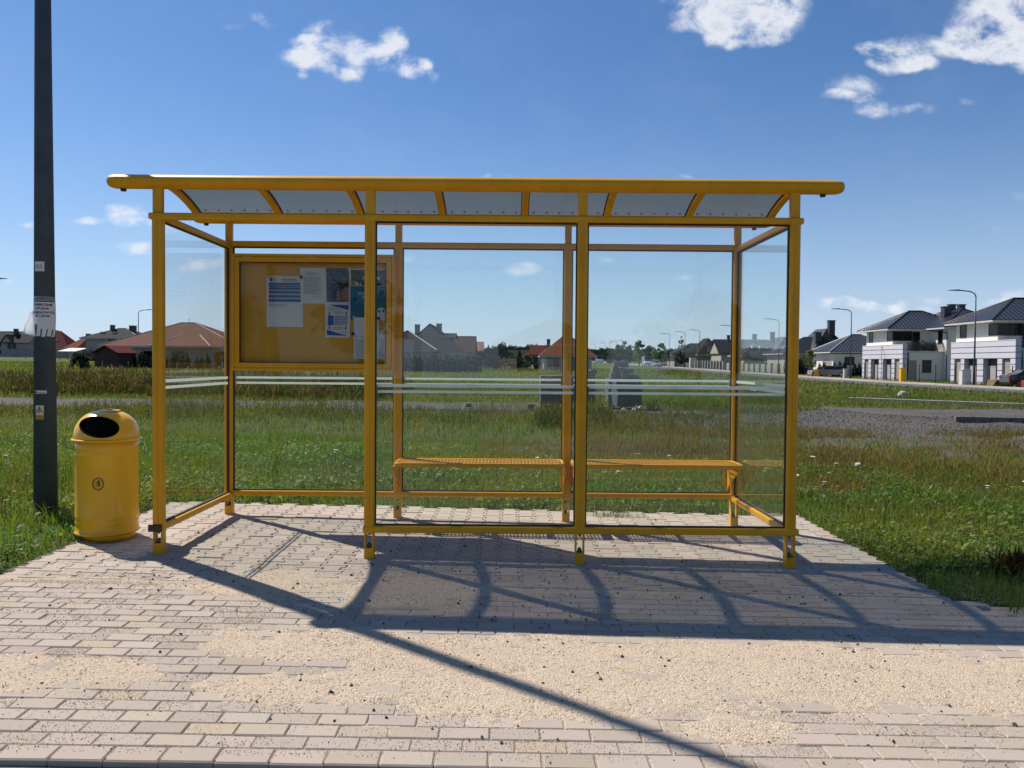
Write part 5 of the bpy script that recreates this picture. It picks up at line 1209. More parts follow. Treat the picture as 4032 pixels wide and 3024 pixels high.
# --- houses on the left and in the middle (seen over the field)
def ux(px, d): return (px-2022)/3223*d
h = House('house', 'wide bungalow with a big terracotta hipped roof behind the small brown shed', ux(428, 110), 110, 0)
h.wall(0, 17.6, 0, 12, 2.75, M_wbeige); h.hip(-.8, 18.4, -.8, 12.8, 2.9, 3.45, M_tor, ix=8.6, axis='x', ridge=1); h.hip(6.4, 14.6, -1.4, 8, 2.93, 1.9, M_tor, ix=3.4, axis='x', ridge=1)
for (a, c) in ((2, 3.4), (5.2, 6.4), (9, 10.6), (14.6, 16)): h.win('y', a, c, .9, 2.2, -.002, n=2)
b = MB(); b.tube([(8.9, 6, 6.2), (8.9, 6, 7.0)], .03, 6); b.build('roof_vent', M_metal, h.r)
sh = House('garden_shed', 'small dark brown timber shed with a red roof in front of the terracotta bungalow', ux(386, 104), 104, RAD(-16)); sh.r['category'] = 'shed'
M_shed = mat('brown_boards', (.050, .020, .016), .8, var=.2, vscale=3)
sh.wall(0, 3.5, 0, 3.2, 2.0, M_shed); sh.hip(-.3, 3.8, -.3, 3.5, 1.98, .95, M_trd, axis='y', gable=True, wallm=M_shed)
bpy.context.view_layer.update()
h = House('house', 'white two-storey house with a slate-grey hipped roof and roof windows', ux(352, 182), 182)
h.wall(0, 5.6, 0, 10, 5.0, M_wgrey); h.wall(5.62, 11, .6, 10, 5.0, M_wgrey); h.box('dark_panel', 5.0, 7.8, -.05, .59, .1, 4.9, M_wdk); h.hip(-1, 12.6, -1, 11, 5.0, 2.4, M_tgr, axis='x', ridge=1); h.chim(4, 4, 6.6, 8.0, .8); h.chim(8.6, 4, 6.6, 7.9, 1.2)
for xx in (1.4, 4.0): h.box('roof_window', xx+1, xx+1.9, 1.6, 2.3, 6.15, 6.5, M_fas)
h = House('house', 'small orange-roofed house with a brick chimney next to the slate-roofed one', ux(280, 215), 215)
h.wall(0, 6, 0, 7, 2.8, M_wbeige); h.hip(-.8, 6.8, -.8, 7.8, 2.8, 3.2, M_tor2, axis='x'); h.hip(3.2, 6.9, -1.4, 6, 2.85, 2.6, M_trd, axis='y'); h.chim(3.9, 3, 5.2, 6.6, .9)
h = House('house', 'house with a steep dark red roof partly behind the lamp post', ux(152, 225), 225)
h.wall(0, 8, 0, 8, 2.9, M_wgrey); h.hip(-1, 9.4, -.8, 8.8, 2.7, 4.9, M_trd, ix=4.4, axis='x'); h.box('roof_window', 5.0, 5.7, 1.3, 1.9, 4.6, 5.1, M_fas)
h = House('house', 'unfinished grey block house with a dark gabled roof at the edge of the field', ux(-60, 245), 245)
h.wall(0, 14, 0, 9, 4.4, M_wgrey); h.hip(-.8, 14.8, -.8, 9.8, 4.2, 3.6, M_tgr, axis='x', gable=True, wallm=M_wgrey); h.hip(6.6, 10.2, -1.6, 4, 4.3, 2.3, M_tgr, axis='y', gable=True, wallm=M_wgrey); h.chim(8.6, 3.2, 6.5, 8.4, 1.0, M_wdk)
for (a, c, z0, z1) in ((5, 6, 3.0, 4.1), (5, 6, .9, 2.0), (8, 9, 2.4, 4.1), (9.4, 10.4, 2.4, 4.1), (1.5, 2.5, .9, 2.0)): h.win('y', a, c, z0, z1, -.002)
for k, (px_, d, lab, m) in enumerate(((98, 200, 'raw timber pergola beyond the weeds by the grey house', M_wood), (263, 190, 'open carport with a pale sheet roof beyond the weeds', M_fas))):
    x = ux(px_, d); t = thing('pergola' if k == 0 else 'carport', lab, 'shelter', (x, d, tz(x, d))); z = tz(x, d)
    b = MB()
    if k == 0:
        for i in range(6): b.box(x+i*.75, x+i*.75+.18, d-1.6, d+1.6, z+2.35+.0, z+2.5)
        b.box(x-.2, x+4.2, d-1.5, d-1.35, z+2.2, z+2.34); b.box(x-.2, x+4.2, d+1.35, d+1.5, z+2.2, z+2.34)
    else: b.add([(x-.3, d-2, z+1.9), (x+3.8, d-2, z+1.9), (x+4.6, d+2, z+2.7), (x+.5, d+2, z+2.7), (x-.3, d-2, z+1.98), (x+3.8, d-2, z+1.98), (x+4.6, d+2, z+2.78), (x+.5, d+2, z+2.78)], [(0,3,2,1),(4,5,6,7),(0,1,5,4),(1,2,6,5),(2,3,7,6),(3,0,4,7)])
    b.build('roof', m, t, split=False)
    for (u, v) in ((0, -1.4), (3.9, -1.4), (.3, 1.4), (4.1, 1.4)): b = MB(); b.box(x+u-.07, x+u+.07, d+v-.07, d+v+.07, z-.1, z+(2.2 if k == 0 else 1.95+.2*(v > 0))); b.build('leg', M_wood, t)
# middle houses
h = House('house', 'dark-tiled bungalow with a pale ridge line just past the notice board', ux(1490, 118), 118)
h.wall(0, 8, 0, 9, 2.9, M_wgrey); h.hip(-.8, 8.9, -.8, 9.8, 2.9, 2.9, M_tgr, ix=4.7, axis='x', ridge=1); h.hip(2, 13, 2, 11, 2.5, 3.2, M_tdf, axis='x')
h = House('house', 'gabled house with a light end wall, two chimneys and a row of dormers', ux(1592, 138), 138)
h.wall(0, 9.6, 0, 10, 2.9, M_wgrey); h.hip(-.6, 10.2, -.4, 14, 2.7, 4.8, M_tdf, axis='y', gable=True, wallm=M_wgrey); h.chim(2.4, 2.4, 5.4, 7.3, .8, M_wgrey); h.chim(5.9, 5, 5.6, 7.6, .9, M_wgrey)
h.wall(5.4, 8.8, 1.4, 8, 5.2, M_wgrey, name='dormer', z0=3.6); h.hip(5.0, 9.0, 1.0, 8.4, 5.15, .9, M_tgr, axis='x', gable=True, wallm=M_wgrey); h.win('y', 4.4, 5.4, 3.4, 4.6, -.06)
h = House('house', 'house with a mottled brown roof, next in the row after the dormers', ux(1776, 168), 168)
h.wall(0, 5, 0, 9, 2.8, M_wgrey); h.hip(-.5, 5.6, -.5, 9.5, 2.7, 3.6, M_tbr, axis='x', gable=True, wallm=M_wgrey); h.chim(.9, 1.8, 4, 5.9, .7)
h = House('house', 'house with a salmon-pink tiled roof at the end of the gabled row', ux(1843, 190), 190)
h.wall(0, 3.4, 0, 8, 2.6, M_wgrey); h.hip(-.4, 4.2, -.5, 8.5, 2.5, 3.0, mat('x', (0, 0, 0)) and tilemat('salmon_tiles', (.22, .085, .06), .5, 3.4, 3, .03, .3), axis='x', gable=True, wallm=M_wgrey)
h = House('house', 'tiny white gabled house between the dark trees', ux(2014, 262), 262)
h.wall(0, 3, 0, 6, 2.0, M_wwhite); h.hip(-.3, 6.5, -.4, 6.4, 1.9, 2.2, M_tgr, axis='x', gable=True, wallm=M_wwhite)
h = House('house', 'low pale-orange roofed house in the distance beside a spruce', ux(2066, 225), 225)
h.wall(0, 4.4, 0, 6, 1.9, M_wbeige); h.hip(-.3, 4.8, -.4, 6.4, 1.8, 1.8, M_tor2, axis='x')
h = House('house', 'small red-tiled house with a dark chimney adjoining the orange hipped house', ux(2110, 150), 150)
h.wall(0, 4.2, 0, 6, 2.6, M_wgrey); h.hip(-.6, 5, -.6, 6.6, 2.4, 1.9, M_trd, axis='x', gable=True, wallm=M_wgrey); h.chim(2.9, 2, 3.6, 5.3, .6, M_wdk)
h = House('house', 'pale-walled house with a tall orange hipped roof beyond the block pallets', ux(2153, 130), 130)
h.wall(0, 7.6, 0, 8, 2.3, M_wgrey); h.hip(-.7, 8.4, -.7, 8.7, 2.35, 3.5, M_tor2, ix=4.2, axis='x'); h.win('y', .6, 2.4, .6, 1.9, -.002, n=2); h.win('y', 5.4, 6.4, .7, 1.9, -.002)
b = MB()
for xx in (-.3, 8.0): b.box(xx, xx+.15, -.5, -.35, -.2, 2.35)
b.build('post', M_fas, h.r)

# ================================================================== TREES
def tree(name, label, x, y, hgt, wid, col, n=2600, leaf=.30, group=None, trunk_h=.22, shape='round', seed=1, trunkc=None):
    z0 = tz(x, y); t = thing(name, label, 'tree', (x, y, z0), 0, group); r = np.random.default_rng(seed); rr = random.Random(seed)
    b = MB(); th = hgt*trunk_h
    b.tube([(x, y, z0-.1), (x+.02*hgt*rr.uniform(-1, 1), y, z0+hgt*.5), (x, y, z0+hgt*.88)], [.022*hgt, .013*hgt, .003*hgt], 8)
    if shape == 'round':
        for k in range(7):
            a = k*2.4; zz = z0+th+(hgt-th)*.1*k; b.tube([(x, y, zz), (x+.28*wid*math.cos(a), y+.28*wid*math.sin(a), zz+.16*hgt)], [.009*hgt, .003*hgt], 6)
    b.build('trunk', M_trunk, t, split=False)
    if shape == 'round':
        nc = 26; cc = []
        for k in range(nc):
            u = rr.random(); zz = th+(hgt-th)*(.12+.80*u); rad = wid*.5*math.sin(math.pi*min(1, .18+.80*u))**.7*rr.uniform(.35, .9); a = rr.random()*6.28; cc.append((rad*math.cos(a), rad*math.sin(a), zz, wid*rr.uniform(.10, .20)))
        cc = np.array(cc); k = r.integers(0, nc, n); dv_ = r.normal(0, 1, (n, 3)); dv_ /= np.linalg.norm(dv_, axis=1)[:, None]; dv_ *= (r.random((n, 1))**.45); p = cc[k, :3]+dv_*cc[k, 3:4]*np.array([1, 1, .8]); br = .65+.6*r.random(nc)[k]
    elif shape == 'cone':
        u = r.random(n)**.75; zz = .03*hgt+(hgt*.97)*(1-u) if False else hgt*(.03+.97*(1-np.sqrt(r.random(n)))); f = 1-zz/hgt; rad = wid*.5*np.clip(f*1.9, 0, 1)**.7*(.62+.38*r.random(n)); a = r.random(n)*6.28
        rad = rad*(.86+.2*np.sin(a*5+zz*6)*.7); p = np.stack([rad*np.cos(a), rad*np.sin(a), zz], -1); br = .6+.7*vnoise(a*2, zz*3, seed)
    else:  # spruce tiers
        zz = hgt*(.05+.95*(1-np.sqrt(r.random(n)))); f = 1-zz/hgt; tier = (zz/hgt*9) % 1; rad = wid*.5*f*(1.15-.55*tier)*(.4+.6*r.random(n)**.5); a = r.random(n)*6.28; p = np.stack([rad*np.cos(a), rad*np.sin(a), zz], -1); br = .5+.8*r.random(n)
    s_ = leaf*(.5+.8*r.random((n, 1))); u_ = r.normal(0, 1, (n, 3)); u_ /= np.linalg.norm(u_, axis=1)[:, None]; v_ = np.cross(u_, r.normal(0, 1, (n, 3))); v_ /= np.linalg.norm(v_, axis=1)[:, None]
    V = np.stack([p-u_*s_*.5, p+v_*s_*.32, p+u_*s_*.5, p-v_*s_*.32], 1).reshape(-1, 3)
    c = np.array(col)[None]*np.asarray(br).reshape(-1, 1)*(.75+.5*r.random((n, 1)))
    o = raw_mesh('crown', V, np.arange(n*4), np.full(n, 4), M_leafdk, col=np.repeat(np.clip(c, 0, 1), 4, 0)); o.parent = t; return t
M_trunk = mat('bark', (.09, .07, .05), .9, var=.2)
DG, MG, BG_ = (.018, .034, .012), (.040, .070, .018), (.11, .18, .03)
def at_px(px_, d): return ux(px_, d)
# thuja hedges (young conical conifers)
def thujas(lst, d, grp, labelf, h0=1.9, w=.85, col=DG):
    protos = [None]*3
    for i, (px_, hh) in enumerate(lst):
        x = ux(px_, d+ .15*math.sin(i*3)); y = d+.15*math.sin(i*3); k = i % 3
        if protos[k] is None: protos[k] = o = tree('thuja', labelf, x, y, h0, w, col, 900, .16, grp, .05, 'cone', 100+i+int(d)); 
        else: o = copy_tree(protos[k]); o.location = (x, y, tz(x, y))
        o.scale = (hh**.5, hh**.5, hh)
thujas([(1588, 1), (1602, 1.1), (1621, 1.25), (1643, 1.2), (1663, 1.1), (1685, 1.25), (1706, 1.15), (1727, 1.3), (1748, 1.1), (1769, 1.25), (1790, 1.1), (1811, 1.2), (1832, 1.05), (1852, 1.2), (1872, 1.1), (1893, 1.15), (1565, 1.1)], 104, 'thuja hedge behind the glass', 'dark young thuja in the long hedge before the gabled houses', 2.0, 1.05)
thujas([(540, 1.15), (569, 1.3), (588, 1), (612, 1.0), (640, .9), (663, 1), (694, 1.15), (726, 1.0), (750, 1.15), (788, .85), (806, .9), (830, 1.1), (870, 1.0)], 106, 'thujas before the terracotta bungalow', 'young thuja in front of the terracotta-roofed bungalow', 1.9, .8)
thujas([(3240, 1), (3257, 1.1), (3299, 1), (3320, 1.15), (3338, 1.1), (3378, 1), (3397, 1.05)], 108.4, 'thujas before the cream bungalow', 'young thuja between the estate car and the cream bungalow', 1.85, .8)
thujas([(3138, 1.0), (3150, 1.15), (3164, 1), (3178, 1.1), (3222, 1.1), (3110, 1)], 121, 'thujas before the low black-tiled house', 'dark thuja by the house with glinting black tiles', 2.6, 1.1)
thujas([(338, 1), (351, 1.1), (372, 1.3), (392, 1.2)], 168, 'thujas before the slate-roofed house', 'small thuja near the slate-grey roofed house', 2.3, 1.2)
tree('maple_tree', 'young yellow-green tree among the dark thujas near the first yellow cabinet', ux(3199, 113), 113, 3.6, 2.0, (.13, .15, .02), 1500, .18, seed=5)
tree('bushy_tree', 'dark spreading bush at the edge of the weeds near the brown shed', ux(330, 96), 96, 1.9, 3.0, DG, 2200, .22, trunk_h=.05, seed=6)
tree('tall_tree', 'loose airy tree showing behind the dark red roof', ux(236, 290), 290, 9.2, 6.5, MG, 1500, .55, seed=7)
tree('tall_tree', 'lower round tree beside the airy one behind the dark red roof', ux(272, 300), 300, 6.2, 6.5, DG, 1300, .55, seed=8)
tree('broadleaf_tree', 'large dark broadleaf tree past the salmon-roofed house', ux(1985, 142), 142, 4.4, 4.4, DG, 3800, .26, trunk_h=.1, seed=9)
tree('broadleaf_tree', 'dark broadleaf tree closest to the salmon roof', ux(1915, 140), 140, 3.2, 3.6, DG, 2600, .26, trunk_h=.08, seed=10)
tree('spruce_tree', 'slim dark spruce between the salmon roof and the large tree', ux(1935, 146), 146, 4.2, 1.9, DG, 2200, .26, shape='spruce', seed=11)
tree('spruce_tree', 'small lone spruce by the tiny white house', ux(2057, 150), 150, 4.0, 1.7, DG, 2000, .26, shape='spruce', seed=12)
tree('broadleaf_tree', 'low dark tree filling the gap under the large broadleaf', ux(1955, 124), 124, 2.6, 4.0, DG, 2600, .24, trunk_h=.05, seed=13)
tree('rust_shrub', 'rust-brown shrub at the end of the thuja hedge', ux(2018, 122), 122, 2.5, 2.6, (.085, .060, .025), 2200, .2, trunk_h=.05, seed=14)
for k, (p_, d, h_, w_) in enumerate(((2050, 133, 2.2, 2.6), (2085, 138, 2.4, 3.0), (2118, 135, 2.0, 2.4))): tree('garden_shrub', ['dark garden shrub below the lone spruce', 'dark garden shrub between the spruce and the orange house', 'dark garden shrub touching the orange house'][k], ux(p_, d), d, h_, w_, DG, 1600, .22, trunk_h=.05, seed=30+k)
tree('lime_tree', 'bright green pointed tree left standing before the white van', ux(2528, 212), 212, 6.6, 4.2, BG_, 3000, .36, trunk_h=.12, seed=15)
bpy.data.objects['lime_tree']['label'] = 'bright green pointed tree just behind the white van'
tree('lime_tree', 'bright green tree between the van and the large dark bungalow', ux(2612, 200), 200, 6.0, 4.6, BG_, 3200, .36, trunk_h=.12, seed=16)
tree('broadleaf_tree', 'dark round tree linking the two bright green ones', ux(2568, 216), 216, 4.9, 6.0, DG, 2800, .38, trunk_h=.1, seed=17)
tree('garden_tree', 'small garden tree in front of the large dark bungalow', ux(2690, 196), 196, 3.8, 3.2, DG, 1800, .3, trunk_h=.1, seed=18)
tree('poplar_tree', 'thin pale tree top rising over the dark bungalow roof', ux(2694, 260), 260, 9.5, 2.6, MG, 700, .4, seed=19)
tree('tall_tree', 'thin tall tree far down the street among the street lamps', ux(2468, 330), 330, 8.6, 8.0, MG, 1600, .6, seed=20)
tree('broadleaf_tree', 'dark tree at the far end of the street', ux(2415, 320), 320, 5.6, 8.0, DG, 1800, .55, seed=21)
tree('broadleaf_tree', 'wide dark tree by the far parked cars', ux(2510, 300), 300, 5.2, 7.0, DG, 1800, .5, seed=22)
# far wood along the horizon
n = 26000; x = rng.uniform(-330, 330, n); yb = 455+30*vnoise(x*.02, x*0, 3); hh = 5.0+4.5*vnoise(x*.03, x*0+5, 7); t_ = rng.random(n); zz = TZ(x, yb)-1+hh*t_**.8*(.8+.4*vnoise(x*.2, x*0, 9)); y = yb+rng.uniform(-3, 3, n)*(1-t_)
p = np.stack([x, y, zz], -1); u_ = rng.normal(0, 1, (n, 3))*.9; v_ = rng.normal(0, 1, (n, 3))*.7
c = np.array([.030, .046, .026])[None]*(.6+.8*vnoise(x*.1, zz*.5, 11))[:, None]
w_ = raw_mesh('distant_wood', np.stack([p-u_, p+v_, p+u_, p-v_], 1).reshape(-1, 3), np.arange(n*4), np.full(n, 4), M_leafdk, col=np.repeat(c, 4, 0)); tag(w_, 'dark line of woodland along the far horizon', 'woodland', kind='stuff')

# ================================================================== STREET LAMPS ALONG THE STREET
lam = thing('street_lamp', 'x', 'street lamp', (0, 0, 0), 0, 'street lamps along the street'); lamp_parts(lam, 7.85, .085, .05, 2.35)
LL = [(40.6, 71.6, 'street lamp beside the white cabinet nearest the parked dark saloon'), (40.6, 97.7, 'street lamp beside the narrow white cabinet and the grey estate car'), (40.6, 124, 'street lamp seen through the shelter end glass by the panel fence'), (40.6, 150, 'street lamp hidden partly by a rear post of the shelter'),
      (40.6, 176, 'street lamp standing before the big dark bungalow'), (40.2, 189, 'street lamp just past the dark bungalow roof corner'), (40.0, 206, 'street lamp between the second bright green tree and the dark bungalow'), (37, 306, 'tallest of the cluster of far street lamps past the pallets'), (39, 302, 'far street lamp close beside the tallest one'), (40, 331, 'far street lamp in the middle of the distant cluster'), (40.5, 352, 'far street lamp with the dark tree at its foot'), (40.5, 392, 'farthest street lamp, next to the orange hipped roof')]
LL2 = [(-54.5, 120, 'street lamp in front of the terracotta roof'), (-46.6, 72, 'street lamp whose arm reaches in past the grey block house'), (-30.2, 240, 'thin far street lamp above the dark trees'), (-38, 290, 'thin far street lamp beside the little white house')]
for i, (x, y, lab) in enumerate(LL+LL2):
    o = lam if i == 0 else copy_tree(lam); o.location = (x, y, tz(x, y)); o['label'] = lab
    if 7 <= i <= 9: o.rotation_euler = (0, 0, math.pi)
    if i in (12, 13): o.rotation_euler = (0, 0, math.pi)
    if i >= 12: o['group'] = 'street lamps across the field'; 
    if i >= 14: o.scale = (.8, .8, .8)

# ================================================================== CABINETS, FENCES, CARS
M_cab = mat('cabinet_white', (.52, .51, .50), .55, var=.03); M_caby = mat('cabinet_yellow', (.72, .42, .005), .45, var=.03)
def cabinet(x, y, w, d, h, m, label, grp, doors=1):
    z = tz(x, y); t = thing('utility_cabinet', label, 'cabinet', (x, y, z), 0, grp)
    b = MB(); b.box(x-w/2, x+w/2, y, y+d, z-.2, z+.28); b.build('base', m, t, bevel=.01)
    b = MB(); b.box(x-w/2+.02, x+w/2-.02, y+.02, y+d-.02, z+.285, z+h-.05); b.box(x-w/2-.02, x+w/2+.02, y-.02, y+d+.02, z+h-.05, z+h); b.build('body', m, t, bevel=.012)
    for k in range(doors):
        b = MB(); u0 = x-w/2+.05+k*(w-.08)/doors; u1 = u0+(w-.12)/doors-.02; b.box(u0, u1, y+.005, y+.018, z+.33, z+h-.1); dd = b.build('door', m, t, bevel=.005); b = MB(); b.box(u1-.07, u1-.04, y-.01, y+.004, z+h*.55, z+h*.65); b.build('handle', M_metal, dd)
cabinet(40.1, 107.2, .52, .4, .95, M_caby, 'yellow cabinet in front of the grey estate car', 'yellow cabinets')
cabinet(40.0, 83.2, .58, .4, 1.45, M_caby, 'taller yellow cabinet before the white house with the balcony', 'yellow cabinets')
cabinet(40.25, 98.2, .42, .35, 1.18, M_cab, 'narrow white cabinet at the foot of the lamp by the estate car', 'white cabinets', 1)
cabinet(39.85, 71.4, .82, .6, 1.38, M_cab, 'wide white double cabinet at the foot of the nearest street lamp', 'white cabinets', 2)
def fence_posts(pts, h, label, rail=True):
    t = thing('wire_fence', label, 'fence', (pts[0][0], pts[0][1], tz(*pts[0])))
    for (x, y) in pts: b = MB(); z = tz(x, y); b.box(x-.03, x+.03, y-.03, y+.03, z-.1, z+h); b.build('post', M_metal, t)
    if rail:
        b = MB()
        for (p, q) in zip(pts[:-1], pts[1:]):
            for f in (.08, .5, .95): b.tube([(p[0], p[1], tz(*p)+h*f), (q[0], q[1], tz(*q)+h*f)], .006, 4)
        b.build('wire', M_metal, t, split=False)
fence_posts([(42.4, 98), (42.4, 94.5), (42.3, 91), (42.2, 87.6), (42.1, 84.2), (42.0, 80.8)], 1.85, 'thin dark wire fence in front of the white house with the balcony')
fence_posts([(41.6, 76.5), (41.6, 73.5), (41.6, 71), (42.6, 69.4), (43.6, 67.2)], 1.75, 'thin dark wire fence in front of the nearest white house')
def panel_fence(y0, y1, step, h, pm, fm, label, gap=0, x=41.6, pw=.4):
    t = thing('panel_fence', label, 'fence', (x, y0, tz(x, y0))); n = max(1, round((y1-y0)/step))
    for k in range(n+1): y = y0+(y1-y0)*k/n; z = tz(x, y); b = MB(); b.box(x-pw/2, x+pw/2, y-pw/2, y+pw/2, z-.2, z+h+.12); b.build('pillar', pm, t)
    if fm:
        for k in range(n):
            a = y0+(y1-y0)*k/n+pw/2+.01; c = y0+(y1-y0)*(k+1)/n-pw/2-.01; z = tz(x, (a+c)/2); b = MB()
            if not gap: b.box(x-.04, x+.04, a, c, z+.05, z+h-.05)
            else:
                b.box(x-.02, x+.02, a, c, z+.2, z+.25); b.box(x-.02, x+.02, a, c, z+h-.2, z+h-.15); m_ = int((c-a)/.14)
                for i in range(m_): b.box(x-.012, x+.012, a+.05+i*.14, a+.09+i*.14, z+.05, z+h-.05)
            b.build('panel', fm, t, split=False)
M_fdk = mat('fence_dark', (.05, .052, .055), .6); M_flt = mat('fence_grey', (.28, .29, .30), .6); M_fpl = mat('pillar_grey', (.45, .43, .40), .7)
panel_fence(127, 158, 3.1, 1.45, M_fdk, M_flt, 'grey panel fence with dark pillars along the street'); panel_fence(160, 184, 2.4, 1.6, M_fpl, M_fdk, 'dark bar fence with pale pillars along the street', 1); panel_fence(191, 218, 1.8, 1.0, M_fpl, M_fdk, 'low fence with close white pillars before the dark bungalow', 1)
panel_fence(222, 250, 2.2, 1.1, M_fpl, M_fdk, 'farther low fence behind the white van', 1, 41)
b = MB(); x, y = 41.0, 187.2; z = tz(x, y); b.box(x-.0, x+1.4, y-.5, y+.8, z-.1, z+2.25); b.box(x-.08, x+1.48, y-.58, y+.88, z+2.25, z+2.33); o = b.build('transformer_kiosk', M_cab, None, bevel=.02); tag(o, 'tall white kiosk at the end of the dark bar fence', 'kiosk')
M_carglass = mat('car_glass', (.010, .013, .016), .05, spec=.9); M_tyre = mat('tyre', (.012, .012, .012), .8); M_rim = mat('rim', (.35, .35, .36), .35, metal=.8); M_light = mat('headlamp', (.6, .62, .65), .1); M_tail = mat('tail_lamp', (.35, .008, .012), .15)
def car(label, x, y, rz, col, L_=4.5, Wd=1.78, Ht=1.45, style='estate', grp=None, name='parked_car', cat='car'):
    t = thing(name, label, cat, (x, y, tz(x, y)), rz, grp); ORG[t.name] = Vector((0, 0, 0)); m = mat('car_paint', col, .25, var=.02, coat=1.0, metal=.2)
    f = L_/2   # nose at +x
    if style == 'van': prof = [(-f, .45), (-f, Ht*.96), (-f+.15, Ht), (f-1.75, Ht), (f-1.0, 1.22), (f-.2, 1.02), (f, .80), (f, .35), (f-.1, .28), (-f+.1, .28)]
    else: prof = [(-f, .42), (-f+.03, .92), (-f+.25, .98), (f-1.15, .95), (f-.35, .82), (f-.06, .66), (f, .42), (f-.1, .22), (-f+.1, .22)]
    b = MB(); n = len(prof); secs = []
    for (v, k) in ((-Wd/2+.0, .93), (-Wd/2+.0, 1), (Wd/2, 1), (Wd/2, .93)): pass
    ys_ = [(-Wd/2, .0), (-Wd/2+.10, .05), (Wd/2-.10, .05), (Wd/2, .0)]; vs = []; fs = []
    for yy, g in ys_: vs += [(px_, yy, pz+(g if pz > .6 else 0)) for px_, pz in prof]
    for i in range(3):
        for k in range(n): fs.append((i*n+k, i*n+(k+1) % n, (i+1)*n+(k+1) % n, (i+1)*n+k))
    fs += [tuple(range(n)), tuple(range(3*n, 4*n))]; b.add(vs, fs); b.build('body', m, t, bevel=.04, seg=2)
    if style == 'van': 
        b = MB(); b.add([(f-1.72, -Wd/2+.1, Ht+.03), (f-.98, -Wd/2+.08, 1.28), (f-.98, Wd/2-.08, 1.28), (f-1.72, Wd/2-.1, Ht+.03)], [(0, 1, 2, 3)]); b.build('windscreen', M_carglass, t)
        for s_ in (-1, 1): b = MB(); b.add([(f-2.0, s_*(Wd/2+.003), 1.25), (f-1.2, s_*(Wd/2+.003), 1.25), (f-1.75, s_*(Wd/2+.003), Ht-.25), (f-2.0, s_*(Wd/2+.003), Ht-.25)], [(0, 1, 2, 3)]); b.build('side_window', M_carglass, t)
    else:
        r0, r1, b0, b1 = {'estate': (-f+.55, f-2.05, -f+.06, f-1.12), 'saloon': (-f+1.25, f-2.15, -f+.45, f-1.2), 'hatch': (-f+.6, f-1.75, -f+.08, f-.85)}[style]
        w0, w1 = Wd/2-.03, Wd/2-.24; zb, zt_ = .93, Ht
        def cab(x_0, x_1, wa, z): return [(x_0, -wa, z), (x_1, -wa, z), (x_1, wa, z), (x_0, wa, z)]
        b = MB(); b.add(cab(b0, b1, w0, zb)+cab(r0, r1, w1, zt_-.05), [(0,3,2,1),(4,5,6,7),(0,1,5,4),(1,2,6,5),(2,3,7,6),(3,0,4,7)]); b.build('cabin_glass', M_carglass, t, bevel=.03)
        b = MB(); b.add(cab(r0-.03, r1+.05, w1+.02, zt_-.05)+cab(r0+.12, r1-.12, w1-.12, zt_), [(0,3,2,1),(4,5,6,7),(0,1,5,4),(1,2,6,5),(2,3,7,6),(3,0,4,7)]); b.build('roof', m, t)
        for s_ in (-1, 1):
            for (ub, ut) in ((b0, r0), ((b0+b1)/2-.1, (r0+r1)/2-.05), (b1, r1)):
                b = MB(); b.tube([(ub, s_*(w0+.004), zb), (ut, s_*(w1+.004), zt_-.05)], .028, 6); b.build('roof_pillar', m, t)
            b = MB(); b.box(b1-.45, b1-.25, s_*(Wd/2)+(0 if s_ > 0 else -.16), s_*(Wd/2)+(.16 if s_ > 0 else 0), .95, 1.08); b.build('wing_mirror', m, t, bevel=.02)
    wr = .31 if style != 'van' else .34
    for u in (f-.85, -f+.85):
        for s_ in (-1, 1):
            b = MB(); yw = s_*(Wd/2-.10); b.tube([(u, yw-.105, wr), (u, yw+.105, wr)], wr, 20); w_ = b.build('wheel', M_tyre, t); b = MB(); yo = yw+s_*.107; b.tube([(u, yo-.006, wr), (u, yo+.006, wr)], wr*.62, 14); b.build('rim', M_rim, w_)
    for s_ in (-1, 1):
        b = MB(); b.box(f-.30, f-.02, s_*(Wd/2-.42)-.17, s_*(Wd/2-.42)+.32*(1 if s_ > 0 else 0)+(.0 if s_ > 0 else .17), .62, .80); b.build('headlight', M_light, t, bevel=.03)
        b = MB(); b.box(-f-.012, -f+.25, s_*Wd/2-(.40 if s_ > 0 else -.01), s_*Wd/2+(.01 if s_ > 0 else .40)-(.0 if s_ > 0 else .02), .70, .90); b.build('tail_light', M_tail, t, bevel=.02)
    b = MB(); b.box(f-.02, f+.012, -.27, .27, .36, .47); b.build('number_plate', M_fas, t)
    return t
car('dark grey estate car parked side-on behind the first yellow cabinet', 41.9, 108.2, math.pi, (.10, .12, .14), 4.75, 1.8, 1.46, 'estate')
car('black saloon with a red tail lamp parked before the nearest white house', 42.6, 66.4, RAD(-8), (.010, .011, .014), 4.7, 1.82, 1.46, 'saloon')
car('white high-roofed van on the far street', 34.2, 205, -math.pi/2, (.60, .61, .62), 5.3, 1.95, 2.45, 'van', name='parked_van', cat='van')
car('silver car parked right in front of the white van', 35.4, 199, -math.pi/2+.05, (.42, .43, .42), 4.3, 1.75, 1.45, 'hatch')
bpy.data.objects['parked_car.002']['label'] = 'silver car parked close in front of the white van' if 'parked_car.002' in bpy.data.objects else ''
car('pale green-grey car beside the fence past the silver car', 38.6, 212, -math.pi/2+.5, (.16, .19, .18), 4.3, 1.75, 1.45, 'estate')
car('dark green car on the distant street near the far lamps', 37.5, 270, math.pi+.4, (.03, .07, .06), 4.4, 1.75, 1.42, 'saloon')
car('small dark car half hidden by the distant lamp posts', 33.5, 268, -.4, (.03, .03, .035), 4.0, 1.7, 1.4, 'hatch')
car('white truck cab far away by the horizon trees', 32.5, 300, -math.pi/2, (.5, .5, .5), 5.5, 2.1, 2.6, 'van', name='parked_truck', cat='truck')
